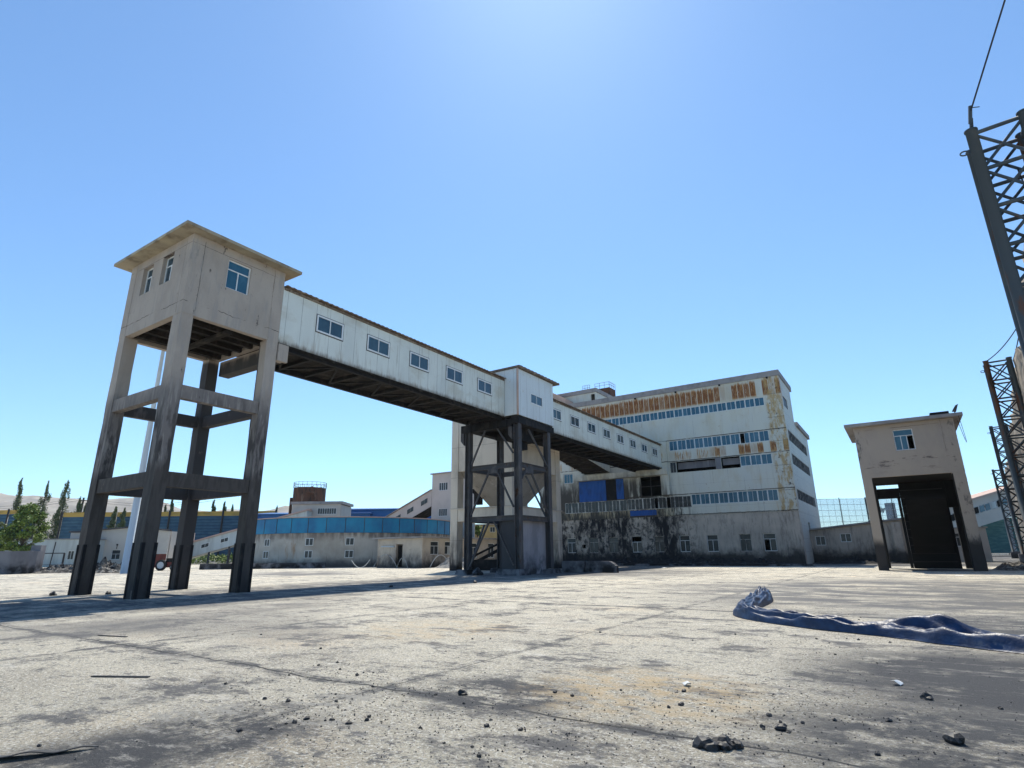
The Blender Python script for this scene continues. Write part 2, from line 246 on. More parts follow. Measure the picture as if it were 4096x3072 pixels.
# yard ground: pale worn concrete under coal dust, gallery and booth shadows deepened in the colour
m_ground = M("yard_concrete", (.63, .575, .455), [
    ((.50, .45, .355), [('n', (.5, .5, .5), .45, .62)]),
    ((.72, .60, .43), [('n', (.22, .22, .22), .56, .68), ('k', .8)]),
    ((.84, .81, .73), [('n', (26, 26, 26), .54, .58, 3, .6)]),
    ((.24, .22, .195), [('n', (17, 17, 17), .55, .61, 6, .75, 2)]),
    ((.17, .16, .145), [('n', (48, 48, 48), .58, .63, 3, .7, 7)]),
    ((.165, .16, .155), [('n', (.55, .75, .5), .515, .58, 13, .82)]),
    ((.19, .185, .178), [('n', (1.9, 2.8, 1), .56, .60, 12, .82, 4)]),
    ((.80, .76, .68), [('n', (1.1, 2.2, 1), .57, .64, 12, .8, 9), ('k', .7)]),
    ((.12, .12, .122), [('l', 'y', 11.6, .42, 5.695, .45), ('n', (1.3, 1.3, 1.5), .44, .55, 12, .78)]),
    ((.13, .13, .13), [('l', 'x', 6.9, .34, 5.6, .3), ('x', -2, -3.5), ('n', (1.2, 1.2, 1.2), .47, .58, 12, .78)]),
    ((.06, .06, .06), [('l', 'y', 11.6, .06, 5.695, .45)]),
    ((.07, .07, .07), [('l', 'x', 6.9, .035, 5.6, .3), ('x', -2, -3.5), ('k', .8)]),
    ((.095, .095, .098), [('b', 1.0, 10.0, .9, 3.6), ('n', (1.0, 1.6, 1.2), .33, .47, 12, .78)]),
    ((.105, .105, .107), [('b', .3, 6.6, .7, 2.5), ('n', (1.4, 1.8, 1.6), .38, .52, 12, .78)]),
    ((.11, .11, .112), [('b', 2.2, 16.5, .8, 3.2), ('n', (1, 1.8, 1.6), .36, .52, 12, .78)]),
    ((.10, .10, .103), [('b', -4.3, 6.2, .4, 1.5), ('n', (1.5, 2.2, 1.6), .43, .53, 12, .8)]),
    ((.09, .09, .093), [('b', -5.7, 3.5, .5, 1.5), ('n', (2.2, 2.2, 2.2), .43, .54, 12, .8)]),
    ((.09, .09, .093), [('b', -5.9, 2.6, .4, 1.3), ('n', (2.5, 2.5, 2.2), .34, .5, 12, .8)]),
    ((.30, .285, .26), [('b', .6, 8.2, .9, 5), ('n', (.5, 2.6, 1.2), .56, .62, 12, .8, 12)]),
    ((.42, .40, .36), [('b', -5.6, 3.4, .7, 3.2), ('n', (1.2, 2.6, 1.2), .54, .6, 12, .82, 15)]),
    ((.66, .50, .29), [('b', -2.9, 7.2, .5, 2.0), ('n', (2.5, 3.5, 2.2), .46, .56, 12, .8), ('k', .75)]),
    ((.66, .52, .33), [('b', -9, 10.5, .5, 2.6), ('n', (1.5, 2.5, 2.2), .46, .58, 12, .8), ('k', .6)]),
    ((.17, .17, .172), [('b', 2.0, 28, 3.5, 16), ('n', (.3, .6, 1), .38, .55, 9, .7)]),
    ((.13, .13, .135), [('b', -22, 45, 8, 17), ('n', (.3, .5, 1), .36, .52, 9, .7)]),
    ((.07, .07, .073), [('y', 64, 71), ('n', (.3, .3, .3), .28, .5, 8, .7)]),
    ((.17, .165, .16), [('n', (.05, .05, .05), .56, .66, 8, .6)]),
    ((.085, .085, .09), [('x', -31, -27.5), ('x', -18.5, -21.5), ('n', (.5, .8, .5), .32, .56, 12, .78)]),  # gallery's cast shadow on the yard deepened by a darker strip of colour
    ((.03, .03, .032), [('b', 1.6, 56.5, 2.5, 5.5), ('n', (.6, .6, .6), .25, .5, 8, .7)]),  # shadow under the booth painted darker into the ground
    ((.30, .27, .20), [('y', 150, 260)])], rough=.82, spec=.25,
    bump=(('n', (17, 17, 17), 0, 1, 12, .8), 1.0, .085))

# ------------------------------------------------------------------ mesh builder
class MB:
    def __init__(s): s.v = []; s.f = []
    def poly(s, pts, faces):
        o = len(s.v); s.v += [tuple(p) for p in pts]; s.f += [tuple(i + o for i in f) for f in faces]; return s
    def box(s, x0, x1, y0, y1, z0, z1):
        p = [(x0, y0, z0), (x1, y0, z0), (x1, y1, z0), (x0, y1, z0), (x0, y0, z1), (x1, y0, z1), (x1, y1, z1), (x0, y1, z1)]
        return s.poly(p, [(0, 3, 2, 1), (4, 5, 6, 7), (0, 1, 5, 4), (1, 2, 6, 5), (2, 3, 7, 6), (3, 0, 4, 7)])
    def hexa(s, p): return s.poly(p, [(0, 3, 2, 1), (4, 5, 6, 7), (0, 1, 5, 4), (1, 2, 6, 5), (2, 3, 7, 6), (3, 0, 4, 7)])
    def bar(s, a, b, w, h=None, up=(0, 0, 1)):
        a = Vector(a); b = Vector(b); h = h or w; d = (b - a).normalized(); u = Vector(up)
        if abs(d.dot(u)) > .98: u = Vector((0, 1, 0))
        r = d.cross(u).normalized(); t = r.cross(d); r *= w / 2; t *= h / 2
        return s.hexa([a - r - t, a + r - t, b + r - t, b - r - t, a - r + t, a + r + t, b + r + t, b - r + t])
    def tube(s, pts, r, n=8, cap=True):
        pts = [Vector(p) for p in pts]; o = len(s.v); rr = r if isinstance(r, (list, tuple)) else [r] * len(pts)
        for i, p in enumerate(pts):
            d = (pts[min(i + 1, len(pts) - 1)] - pts[max(i - 1, 0)]).normalized()
            u = Vector((0, 0, 1)) if abs(d.z) < .95 else Vector((0, 1, 0)); a = d.cross(u).normalized(); b = a.cross(d)
            for k in range(n):
                t = 2 * math.pi * k / n; s.v.append(tuple(p + (a * math.cos(t) + b * math.sin(t)) * rr[i]))
        for i in range(len(pts) - 1):
            for k in range(n):
                k2 = (k + 1) % n; s.f.append((o + i * n + k, o + i * n + k2, o + (i + 1) * n + k2, o + (i + 1) * n + k))
        if cap: s.f.append(tuple(o + k for k in range(n))); s.f.append(tuple(o + (len(pts) - 1) * n + k for k in reversed(range(n))))
        return s
    def ibeam(s, x, y, z0, z1, w=.55, t=.06, flip=False):
        if not flip:
            s.box(x - w / 2, x + w / 2, y - w / 2, y - w / 2 + t, z0, z1); s.box(x - w / 2, x + w / 2, y + w / 2 - t, y + w / 2, z0, z1); s.box(x - t / 2, x + t / 2, y - w / 2 + t, y + w / 2 - t, z0, z1)
        else:
            s.box(x - w / 2, x - w / 2 + t, y - w / 2, y + w / 2, z0, z1); s.box(x + w / 2 - t, x + w / 2, y - w / 2, y + w / 2, z0, z1); s.box(x - w / 2 + t, x + w / 2 - t, y - t / 2, y + t / 2, z0, z1)
        return s
    def fbox(s, ax, pos, a0, a1, z0, z1, d0, d1, out):
        p0, p1 = sorted((pos + out * d0, pos + out * d1))
        return s.box(p0, p1, a0, a1, z0, z1) if ax == 'x' else s.box(a0, a1, p0, p1, z0, z1)
    def wall(s, ax, pos, a0, a1, z0, z1, th, out, ops=()):
        """wall with real openings; pos = outer face"""
        ops = [(max(o[0], a0), min(o[1], a1), max(o[2], z0), min(o[3], z1)) for o in ops]
        A = sorted({round(v, 4) for v in [a0, a1] + [o[0] for o in ops] + [o[1] for o in ops]})
        Z = sorted({round(v, 4) for v in [z0, z1] + [o[2] for o in ops] + [o[3] for o in ops]})
        inn = pos - out * th
        P = (lambda q, a, z: (q, a, z)) if ax == 'x' else (lambda q, a, z: (a, q, z))
        def hole(i, j):
            if i < 0 or j < 0 or i >= len(A) - 1 or j >= len(Z) - 1: return True
            a = (A[i] + A[i + 1]) / 2; z = (Z[j] + Z[j + 1]) / 2
            return any(o[0] < a < o[1] and o[2] < z < o[3] for o in ops)
        for i in range(len(A) - 1):
            for j in range(len(Z) - 1):
                if hole(i, j): continue
                b0, b1, c0, c1 = A[i], A[i + 1], Z[j], Z[j + 1]
                for q in (pos, inn): s.poly([P(q, b0, c0), P(q, b1, c0), P(q, b1, c1), P(q, b0, c1)], [(0, 1, 2, 3)])
                for di, dj, e in ((-1, 0, ((b0, c0), (b0, c1))), (1, 0, ((b1, c0), (b1, c1))), (0, -1, ((b0, c0), (b1, c0))), (0, 1, ((b0, c1), (b1, c1)))):
                    if hole(i + di, j + dj): s.poly([P(pos, *e[0]), P(pos, *e[1]), P(inn, *e[1]), P(inn, *e[0])], [(0, 1, 2, 3)])
        return s
    def build(s, name, mat, parent=None, local=False, org=None, smooth=False):
        me = bpy.data.meshes.new(name); v = s.v
        W0 = world_loc(parent) if (parent is not None and not local) else Vector((0, 0, 0))
        if parent is None and org is None and v:
            xs = [p[0] for p in v]; ys = [p[1] for p in v]; org = ((min(xs) + max(xs)) / 2, (min(ys) + max(ys)) / 2, min(p[2] for p in v))
        if org is None and parent is not None: org = W0
        org = Vector(org)
        me.from_pydata([tuple(Vector(p) - org) for p in v], [], s.f); me.materials.append(mat); me.update()
        if smooth: me.polygons.foreach_set('use_smooth', [True] * len(me.polygons))
        o = bpy.data.objects.new(name, me); COL.objects.link(o)
        if parent is not None: o.parent = parent
        o.location = org - W0
        return o
def world_loc(o):
    l = Vector((0, 0, 0))
    while o is not None: l += Vector(o.location); o = o.parent
    return l
def tag(o, label, cat, group=None, kind=None):
    if label: o['label'] = label
    if cat: o['category'] = cat
    if group: o['group'] = group
    if kind: o['kind'] = kind
    return o
def thing(name, loc, label, cat, group=None, rz=0):
    o = bpy.data.objects.new(name, None); COL.objects.link(o); o.location = loc; o.rotation_euler = (0, 0, rz); o.empty_display_size = .5
    return tag(o, label, cat, group)
def vp(X, D, z=0):      # a point given as metres right of and ahead of the viewpoint
    return (math.cos(YAW) * X - math.sin(YAW) * D, math.sin(YAW) * X + math.cos(YAW) * D, z)
def window(parent, ax, pos, a0, a1, z0, z1, out, mulls=1, trans=None, frame=m_frame, glass=m_glass, recess=.08, fw=.07, name='window', local=False, bt=.05, missing=()):
    """frame (part) with pane (sub-part) set back in its opening"""
    f = MB(); d0, d1 = -recess - .05, -recess + .01
    f.fbox(ax, pos, a0, a1, z0, z0 + fw, d0, d1, out); f.fbox(ax, pos, a0, a1, z1 - fw, z1, d0, d1, out)
    f.fbox(ax, pos, a0, a0 + fw, z0 + fw, z1 - fw, d0, d1, out); f.fbox(ax, pos, a1 - fw, a1, z0 + fw, z1 - fw, d0, d1, out)
    zt = z1 - fw
    if trans:
        zt = z1 - trans; f.fbox(ax, pos, a0 + fw, a1 - fw, zt - bt / 2, zt + bt / 2, d0 + .004, d1 - .004, out)
    n = mulls + 1; ws = (a1 - a0 - 2 * fw) / n
    for k in range(1, n):
        c = a0 + fw + ws * k; f.fbox(ax, pos, c - bt / 2, c + bt / 2, z0 + fw, zt - (bt / 2 if trans else 0), d0 + .008, d1 - .008, out)
    fo = f.build(name, frame, parent, local)
    g = MB()
    for k in range(n):
        if k in missing: continue
        g.fbox(ax, pos, a0 + fw + ws * k, a0 + fw + ws * (k + 1), z0 + fw, zt, -recess - .035 - .006 * (k % 2), -recess - .025 - .006 * (k % 2), out)
    if trans: g.fbox(ax, pos, a0 + fw, a1 - fw, zt, z1 - fw, -recess - .035, -recess - .025, out)
    if g.v:
        p = g.build('pane', glass, fo, local=True) if local else g.build('pane', glass, fo)
        if not local: p.location = (0, 0, 0)
    return fo
def copy_part(o, parent, d):
    c = o.copy(); COL.objects.link(c); c.parent = parent; c.location = Vector(o.location) + Vector(d)
    for ch in list(o.children):
        k = ch.copy(); COL.objects.link(k); k.parent = c
    return c
def corr_roof(parent, x0, x1, y0, y1, z, per=.36, amp=.04, axis='y', name='roof', mat=m_roofbrown, th=.05, slope=0.0):
    """corrugated sheet; ribs repeat along axis"""
    m = MB(); n = int(((y1 - y0) if axis == 'y' else (x1 - x0)) / per * 4); top = []; 
    for lay in (th, 0):
        for i in range(n + 1):
            t = i / n; zz = z + lay + amp * (0.5 + .5 * math.sin(2 * math.pi * i / 4)) + slope * t
            if axis == 'y':
                y = y0 + (y1 - y0) * t; m.v += [(x0, y, zz), (x1, y, zz)]
            else:
                x = x0 + (x1 - x0) * t; m.v += [(x, y0, zz), (x, y1, zz)]
    q = 2 * (n + 1)
    for i in range(n):
        a = 2 * i; m.f += [(a, a + 1, a + 3, a + 2), (q + a, q + a + 2, q + a + 3, q + a + 1), (a, a + 2, q + a + 2, q + a), (a + 1, q + a + 1, q + a + 3, a + 3)]
    m.f += [(0, q, q + 1, 1), (2 * n, 2 * n + 1, q + 2 * n + 1, q + 2 * n)]
    return m.build(name, mat, parent)

# ------------------------------------------------------------------ ground, hills
g = MB(); R_ = 7000
g.poly([(-R_, -R_, 0), (R_, -R_, 0), (R_, R_, 0), (-R_, R_, 0)], [(0, 1, 2, 3)])
tag(g.build('ground', m_ground), None, None, kind='structure')
hm = MB(); nx, ny = 420, 44
prof = [(-4200, 360), (-2230, 284), (-2185, 275), (-2040, 266), (-1855, 250), (-1630, 250), (-1517, 230), (-1428, 211), (-1244, 193), (-1094, 190), (-1031, 202), (-978, 212), (-800, 170), (-400, 120), (200, 60), (900, 40), (2600, 30)]
def hprof(x):
    for (a, h0), (b, h1) in zip(prof, prof[1:]):
        if x <= b: return h0 + (h1 - h0) * (x - a) / (b - a)
    return prof[-1][1]
for j in range(ny):
    t = j / (ny - 1)
    for i in range(nx):
        D = 1150 + t * 1500; x = (-3900 + 6400 * i / (nx - 1)) * D / 2500
        ridge = hprof(x * 2500 / D) * D / 2500 * .995
        s = min(1, t / .9); env = s ** 1.6 if t < .9 else 1 - (t - .9) * 2
        z = -2 + ridge * env + (mn.noise(Vector((x * .004, D * .004, 1))) * 46 + mn.noise(Vector((x * .011, D * .011, 4))) * 26 + mn.noise(Vector((x * .03, D * .03, 7))) * 9) * math.sin(math.pi * min(1, t)) * (1 if x < 200 else .3)
        hm.v.append(vp(x, D, z))
for j in range(ny - 1):
    for i in range(nx - 1): a = j * nx + i; hm.f.append((a, a + 1, a + nx + 1, a + nx))
tag(hm.build('hills', m_hill, smooth=True), None, None, kind='structure')

# ------------------------------------------------------------------ concrete conveyor tower
TX0, TX1, TY0, TY1 = -31.4, -25.4, 11.5, 16.4
tw = thing('conveyor_tower', (-28.4, 13.95, 0), "tall grey concrete tower on four sooty legs with a windowed room on top", "tower")
cols = [(-31.4, -30.75, 11.5, 12.1), (-26.15, -25.4, 11.5, 12.05), (-31.4, -30.8, 15.8, 16.4), (-26.0, -25.4, 15.8, 16.4)]
def rough_col(m, x0, x1, y0, y1, z0, z1, n=14):
    o = len(m.v)
    for k in range(n + 1):
        z = z0 + (z1 - z0) * k / n; j = lambda: random.uniform(-.012, .012)
        m.v += [(x0 + j(), y0 + j(), z), (x1 + j(), y0 + j(), z), (x1 + j(), y1 + j(), z), (x0 + j(), y1 + j(), z)]
    for k in range(n):
        for e in range(4): a = o + 4 * k + e; b = o + 4 * k + (e + 1) % 4; m.f.append((a, b, b + 4, a + 4))
    m.f += [(o + 3, o + 2, o + 1, o), tuple(o + 4 * n + e for e in range(4))]
for c in cols:
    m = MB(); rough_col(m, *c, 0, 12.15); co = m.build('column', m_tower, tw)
    gd = MB(); x0, x1, y0, y1 = c
    for (cx, cy, sx, sy) in ((x0, y0, 1, 1), (x1, y0, -1, 1), (x1, y1, -1, -1), (x0, y1, 1, -1)):
        gd.box(min(cx - sx * .03, cx + sx * .10), max(cx - sx * .03, cx + sx * .10), min(cy - sy * .03, cy - sy * .018), max(cy - sy * .03, cy - sy * .018), 0, 2.15)
        gd.box(min(cx - sx * .03, cx - sx * .018), max(cx - sx * .03, cx - sx * .018), min(cy - sy * .017, cy + sy * .10), max(cy - sy * .017, cy + sy * .10), 0, 2.15)
    gd.build('corner_guard', m_blacksteel, co)
for z0, z1 in ((8.28, 8.88), (4.42, 5.05)):
    for s_, (x0, x1, y0, y1) in enumerate([(-30.74, -26.16, 11.56, 11.9), (-30.79, -26.01, 15.95, 16.34), (-25.82, -25.46, 12.06, 15.79), (-31.34, -31.0, 12.11, 15.79)]):
        m = MB(); rough_col(m, 0, 1, 0, 1, 0, 1, 2); 
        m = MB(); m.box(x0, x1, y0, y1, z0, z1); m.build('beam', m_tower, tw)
m = MB(); m.box(-30.7, -25.5, 16.42, 17.0, 11.3, 12.12); m.box(-25.5, -25.33, 16.45, 17.03, 11.22, 12.14); m.build('corbel_beam', m_tower, tw)
m = MB(); m.box(-31.1, -25.7, 11.8, 16.1, 12.35, 12.5)
for x in (-30.2, -29.2, -28.2, -27.2, -26.4): m.box(x - .1, x + .1, 11.81, 16.09, 12.1, 12.34)
m.box(-31.1, -25.71, 13.8, 14.1, 11.95, 12.095)
m.build('floor', m_soffit, tw)
wa = [(-30.05, -29.02, 14.17, 15.68), (-28.1, -27.05, 14.2, 15.72)]
wb = [(13.3, 14.5, 14.1, 15.62)]
m = MB(); m.wall('y', TY0, TX0, TX1, 12.15, 16.15, .3, -1, wa); m.wall('x', TX1 - .001, TY0 + .3, TY1 - .3, 12.15, 16.15, .3, 1, wb)
m.wall('y', TY1, TX0, TX1, 12.15, 16.15, .3, 1, [(-28.9, -25.8, 12.6, 15.0)]); m.wall('x', TX0, TY0 + .3, TY1 - .3, 12.15, 16.15, .3, -1, [(13, 14.4, 14.1, 15.6)])
m.build('wall', m_tower, tw)
m = MB()   # thin pilaster lines standing proud at the corners
m.box(-25.93, -25.385, 11.485, 11.499, 12.15, 16.1); m.box(-25.399, -25.385, 11.499, 12.1, 12.15, 16.1); m.build('corner_render', m_tower, tw)
MB().box(-25.399, -25.385, 15.8, 16.4, 12.15, 16.1).build('corner_render', m_tower, tw); MB().box(-31.4, -30.8, 11.487, 11.499, 12.15, 16.1).build('corner_render', m_tower, tw)
m = MB(); m.hexa([(-32.05, 10.85, 16.15), (-24.8, 10.85, 16.15), (-24.8, 17.0, 16.15), (-32.05, 17.0, 16.15), (-32.05, 10.85, 16.3), (-24.8, 10.85, 16.3), (-24.8, 17.0, 16.3), (-32.05, 17.0, 16.3)])
m.box(-31.6, -25.2, 11.3, 16.6, 16.3, 16.42); m.build('roof', m_roofconc, tw)
for q in wa: window(tw, 'y', TY0, *q, -1, 1, trans=.5, recess=.2, fw=.06)
window(tw, 'x', TX1, *wb[0], 1, 1, trans=.5, recess=.1, fw=.06, glass=m_glasst)

# ------------------------------------------------------------------ galleries
SEAL = .035
def gallery(name, y0, y1, wins, label, trusses):
    G = thing(name, (-27.35, (y0 + y1) / 2, 0), label, "conveyor gallery", "enclosed white conveyor galleries")
    ops = [(a, a + 1.86, 13.58, 14.52) for a in wins]
    m = MB(); m.wall('x', -25.4, y0, y1, 12.2, 15.32, .08, 1, ops); m.build('side_wall', m_panel, G)
    m = MB(); m.wall('x', -29.3, y0, y1, 12.2, 15.32, .08, -1, ops); m.build('side_wall', m_panel, G)
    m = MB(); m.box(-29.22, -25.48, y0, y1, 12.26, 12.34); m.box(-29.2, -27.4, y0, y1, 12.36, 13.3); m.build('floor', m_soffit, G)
    # ragged dark hem under the cladding
    m = MB(); n = int((y1 - y0) / .22)
    for k in range(n):
        a = y0 + (y1 - y0) * k / n; b = y0 + (y1 - y0) * (k + 1) / n; d = .05 + .09 * random.random() ** 2
        m.box(-25.47, -25.41, a, b, 12.2 - d, 12.199)
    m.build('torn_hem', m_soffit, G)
    corr_roof(G, -29.6, -25.17, y0 + .02, y1 - .02, 15.34, name='roof')
    m = MB(); m.box(-25.4, -25.34, y0 + .03, y1 - .03, 15.2, 15.33); m.box(-29.36, -29.3, y0 + .03, y1 - .03, 15.2, 15.33); m.build('eave_trim', m_roofbrown, G)
    w = window(G, 'x', -25.4, wins[0], wins[0] + 1.86, 13.56, 14.54, 1, 1, recess=-.03, fw=.09, glass=m_glass)
    for a in wins[1:]: copy_part(w, G, (0, a - wins[0], 0))
    for a in wins:
        m = MB()
        for q in ((a - .05, a + 1.91, 13.5, 13.56), (a - .05, a + 1.91, 14.54, 14.59), (a - .05, a, 13.56, 14.54), (a + 1.86, a + 1.91, 13.56, 14.54)): m.fbox('x', -25.4, *q, .002, .012, 1)
        m.build('window_sealant', m_steel, G)
    # steel underneath
    m = MB(); m.box(-25.85, -25.6, y0 + .66, y1 - .1, 11.95, 12.25); m.box(-29.2, -28.95, y0 + .66, y1 - .1, 11.95, 12.25); m.build('girder', m_blacksteel, G)
    n = int((y1 - y0) / 1.87)
    for k in range(n + 1):
        m = MB()
        y = y0 + .75 + (y1 - y0 - 1) * k / n; m.box(-28.94, -25.86, y - .09, y + .09, 12.02, 12.24)
        if k < n and trusses:
            y2 = y0 + .75 + (y1 - y0 - 1) * (k + 1) / n
            a, b = ((-28.9, y), (-25.9, y2)) if k % 2 else ((-25.9, y), (-28.9, y2))
            m.bar((*a, 12.08), (*b, 12.08), .1, .1)
        m.build('cross_beam', m_blacksteel, G)
    m = MB()
    for k in range(5):
        x = -28.5 + k * .6; m.box(x - .03, x + .03, y0 + .2, y1 - .2, 12.245, 12.258)
    m.build('floor_rib', m_soffit, G)
    return G
gallery('conveyor_gallery', 16.42, 37.2, [18.64 + 3.735 * k for k in range(5)], "white panelled gallery with five windows, between the concrete tower and the steel frame", True)
gallery('conveyor_gallery', 43.15, 74.6, [44.95 + 3.745 * k for k in range(8)], "white panelled gallery with eight windows running into the big rusty building", False)

# ------------------------------------------------------------------ transfer tower
HX0, HX1, HY0, HY1 = -29.55, -24.15, 37.25, 43.1
tt = thing('transfer_tower', (-26.9, 40.2, 0), "small white panelled house raised on a black steel frame where the two galleries meet", "tower")
m = MB(); ho = (39.22, 41.2, 13.55, 14.46)
m.wall('x', HX1, HY0, HY1, 12.25, 16.12, .08, 1, [ho]); m.wall('y', HY0, HX0, HX1 - .08, 12.25, 16.12, .08, -1, [])
m.wall('y', HY1, HX0, HX1 - .08, 12.25, 16.12, .08, 1, []); m.wall('x', HX0, HY0 + .08, HY1 - .08, 12.25, 16.12, .08, -1, [])
m.build('wall', m_panel2, tt)
window(tt, 'x', HX1, *ho, 1, 1, recess=-.03, fw=.09, glass=m_glass)
m = MB()
for k in range(24):
    y = HY0 - .1 + k * (HY1 - HY0 + .9) / 24; y2 = HY0 - .1 + (k + 1) * (HY1 - HY0 + .9) / 24
    m.hexa([(HX0 - .2, y, 16.12), (HX1 + .28, y, 16.16 + .02 * (k % 2)), (HX1 + .28, y2 - .004, 16.16 + .02 * (k % 2)), (HX0 - .2, y2 - .004, 16.12), (HX0 - .2, y, 16.3), (HX1 + .28, y, 16.32 + .03 * (k % 2)), (HX1 + .28, y2 - .004, 16.32 + .03 * (k % 2)), (HX0 - .2, y2 - .004, 16.3)])
m.build('roof', m_roofbrown, tt)
m = MB(); m.tube([(HX1 + .05, HY0 - .03, 16.1), (HX1 + .05, HY0 - .03, 12.2)], .09, 10); m.build('drainpipe', m_pink, tt)
m = MB(); m.box(HX0 + .1, HX1 - .1, HY0 + .1, HY1 - .1, 12.1, 12.24); m.build('floor', m_soffit, tt)
CA, CB, CC, CD = (-29.28, 37.6), (-24.4, 37.6), (-24.4, 42.2), (-29.28, 42.2)
for c in (CA, CB, CC, CD): MB().ibeam(*c, 0.35, 12.1, w=.47, t=.05, flip=True).build('column', m_steel, tt)
for z in (8.3, 4.2):
    for a, b in ((CA, CB), (CB, CC), (CC, CD), (CD, CA)):
        m = MB(); A = Vector((*a, z)); B = Vector((*b, z)); d = (B - A).normalized() * .32
        m.bar(A + d, B - d, .26, .06); m.v = [(p[0], p[1], p[2] - .17) for p in m.v]; m.bar(A + d + Vector((0, 0, .17)), B - d + Vector((0, 0, .17)), .26, .06); m.bar(A + d, B - d, .05, .26); m.build('beam', m_steel, tt)
def brace(a, b, w=.14): MB().bar(a, b, w, .11).build('brace', m_steel, tt)
fy_, bx_ = 37.45, -24.25
brace((-28.9, fy_, 8.6), (-27.45, fy_, 11.4)); brace((-24.75, fy_, 9.2), (-26.3, fy_, 11.4)); brace((-28.9, fy_, 4.55), (-27.0, fy_, 8.05)); brace((-24.75, fy_, 5.0), (-26.4, fy_, 8.05)); brace((-28.95, fy_, .6), (-27.1, fy_, 3.95)); brace((-24.8, fy_, .7), (-26.6, fy_, 3.95))
brace((bx_, 41.9, 8.6), (bx_, 39.0, 11.3)); brace((bx_, 41.95, 4.55), (bx_, 39.3, 7.8)); brace((bx_, 37.9, 7.2), (bx_, 38.5, 7.9), .14)
brace((-24.7, 42.2, 4.5), (-26.6, 42.2, 8.0)); brace((-29.28, 37.9, .6), (-29.28, 39.8, 3.9))
MB().box(bx_ - .03, bx_ + .03, 38.4, 39.6, 7.7, 8.12).build('gusset', m_steel, tt); m = MB(); m.box(-27.2, -26.2, fy_ - .03, fy_ + .03, 7.75, 8.12); m.build('gusset', m_steel, tt)
m = MB(); m.box(-29.95, -24.75, 37.3, 37.9, 11.35, 11.98); m.box(-24.8, -24.1, 37.3, 43.0, 11.55, 12.08); m.box(-29.7, -29.0, 37.95, 43, 11.5, 12.08); m.box(-29.0, -24.85, 42.0, 42.6, 11.4, 12.08)
for k in range(9): m.box(-28.9 + k * .45, -28.84 + k * .45, 37.22, 37.29, 11.35, 12.1)
m.build('top_girder', m_blacksteel, tt)
m = MB()
for (x, y) in ((-30.0, 37.6), (-25.15, 37.6)):
    m.hexa([(x, y - .25, 10.7), (x + .35, y - .25, 10.3), (x + .35, y + .25, 10.3), (x, y + .25, 10.7), (x, y - .25, 11.34), (x + .35, y - .25, 11.34), (x + .35, y + .25, 11.34), (x, y + .25, 11.34)])
m.build('bracket', m_steel, tt)
m = MB(); m.box(-26.6, -25.2, 39, 41.4, 10.6, 12.09); m.box(-26.2, -25.6, 39.5, 41, 10.0, 10.6); m.box(-28.9, -26.6, 40.9, 41.3, 11.2, 11.5); m.build('chute', m_blacksteel, tt)
for (x0, x1, y0, y1, z) in ((-29.9, -28.8, 36.9, 38.1, .36), (-26.0, -24.0, 36.9, 38.4, .42), (-24.9, -23.8, 41.6, 42.8, .3), (-29.9, -28.7, 41.6, 42.8, .36)):
    MB().hexa([(x0 - .08, y0 - .08, 0), (x1 + .08, y0 - .08, 0), (x1 + .08, y1 + .08, 0), (x0 - .08, y1 + .08, 0), (x0, y0, z), (x1, y0, z), (x1, y1, z), (x0, y1, z)]).build('footing', m_graywall, tt)
m_room = M('pale_dusty_render', (.30, .30, .33), [((.20, .20, .225), [('n', (.7, .7, .35), .42, .62)]), ((.40, .40, .42), [('n', (2.2, 2.2, .3), .58, .75)]), ((.05, .05, .055), [('zn', 1.5, .3, (.9, .9, .9), 2.4), ('n', (.8, .8, .8), .38, .5)]), ((.06, .06, .065), [('x', -24.65, -24.72)])], bump=conc_b)
rm = thing('equipment_room', (-25.6, 40, 0), "dusty grey windowless concrete room at ground level inside the black steel frame", "room")
m = MB(); m.box(-26.1, -24.62, 37.75, 42.3, 0, 4.05); m.build('wall', m_room, rm); m = MB(); m.box(-26.15, -24.57, 37.7, 42.35, 4.051, 4.16); m.build('roof', m_graywall, rm)

# ------------------------------------------------------------------ coal bunker tower behind
bk = thing('coal_bunker', (-33.7, 49.7, 0), "cream concrete bunker tower with a pyramid hopper, behind the black steel frame", "bunker")
BX0, BX1, BY0, BY1 = -37.3, -29.9, 45.0, 54.4
for (x, y) in ((BX0, BY0), (BX1 - .85, BY0), (BX0, BY1 - .95), (BX1 - .85, BY1 - .95)):
    m = MB(); m.box(x, x + .85, y, y + .95, 0, 17.7); m.build('column', m_bunker, bk)
m = MB(); m.box(-34.8, -34.1, BY1 - .95, BY1, 0, 9.49); m.build('column', m_bunker, bk)
m = MB(); i = .06
m.wall('y', BY0 + i, BX0 + .86, BX1 - .86, 9.5, 17.65, .3, -1, []); m.wall('y', BY1 - i, BX0 + .86, BX1 - .86, 9.5, 17.65, .3, 1, [])
m.wall('x', BX0 + i, BY0 + .96, BY1 - .96, 9.5, 17.65, .3, -1, []); m.wall('x', BX1 - i, BY0 + .96, BY1 - .96, 9.5, 17.65, .3, 1, [])
m.build('wall', m_bunker, bk)
m = MB(); m.box(BX0 - .1, BX1 + .1, BY0 - .1, BY1 + .1, 17.7, 17.85); m.build('roof', m_roofconc, bk)
for (x0, x1, y0, y1) in ((BX0 + .86, BX1 - .86, BY0 + .05, BY0 + .4), (BX0 + .86, BX1 - .86, BY1 - .4, BY1 - .05), (BX0 + .05, BX0 + .4, BY0 + .96, BY1 - .96), (BX1 - .4, BX1 - .05, BY0 + .96, BY1 - .96)):
    MB().box(x0, x1, y0, y1, 4.6, 5.75).build('ring_beam', m_bunker, bk)
m = MB(); 
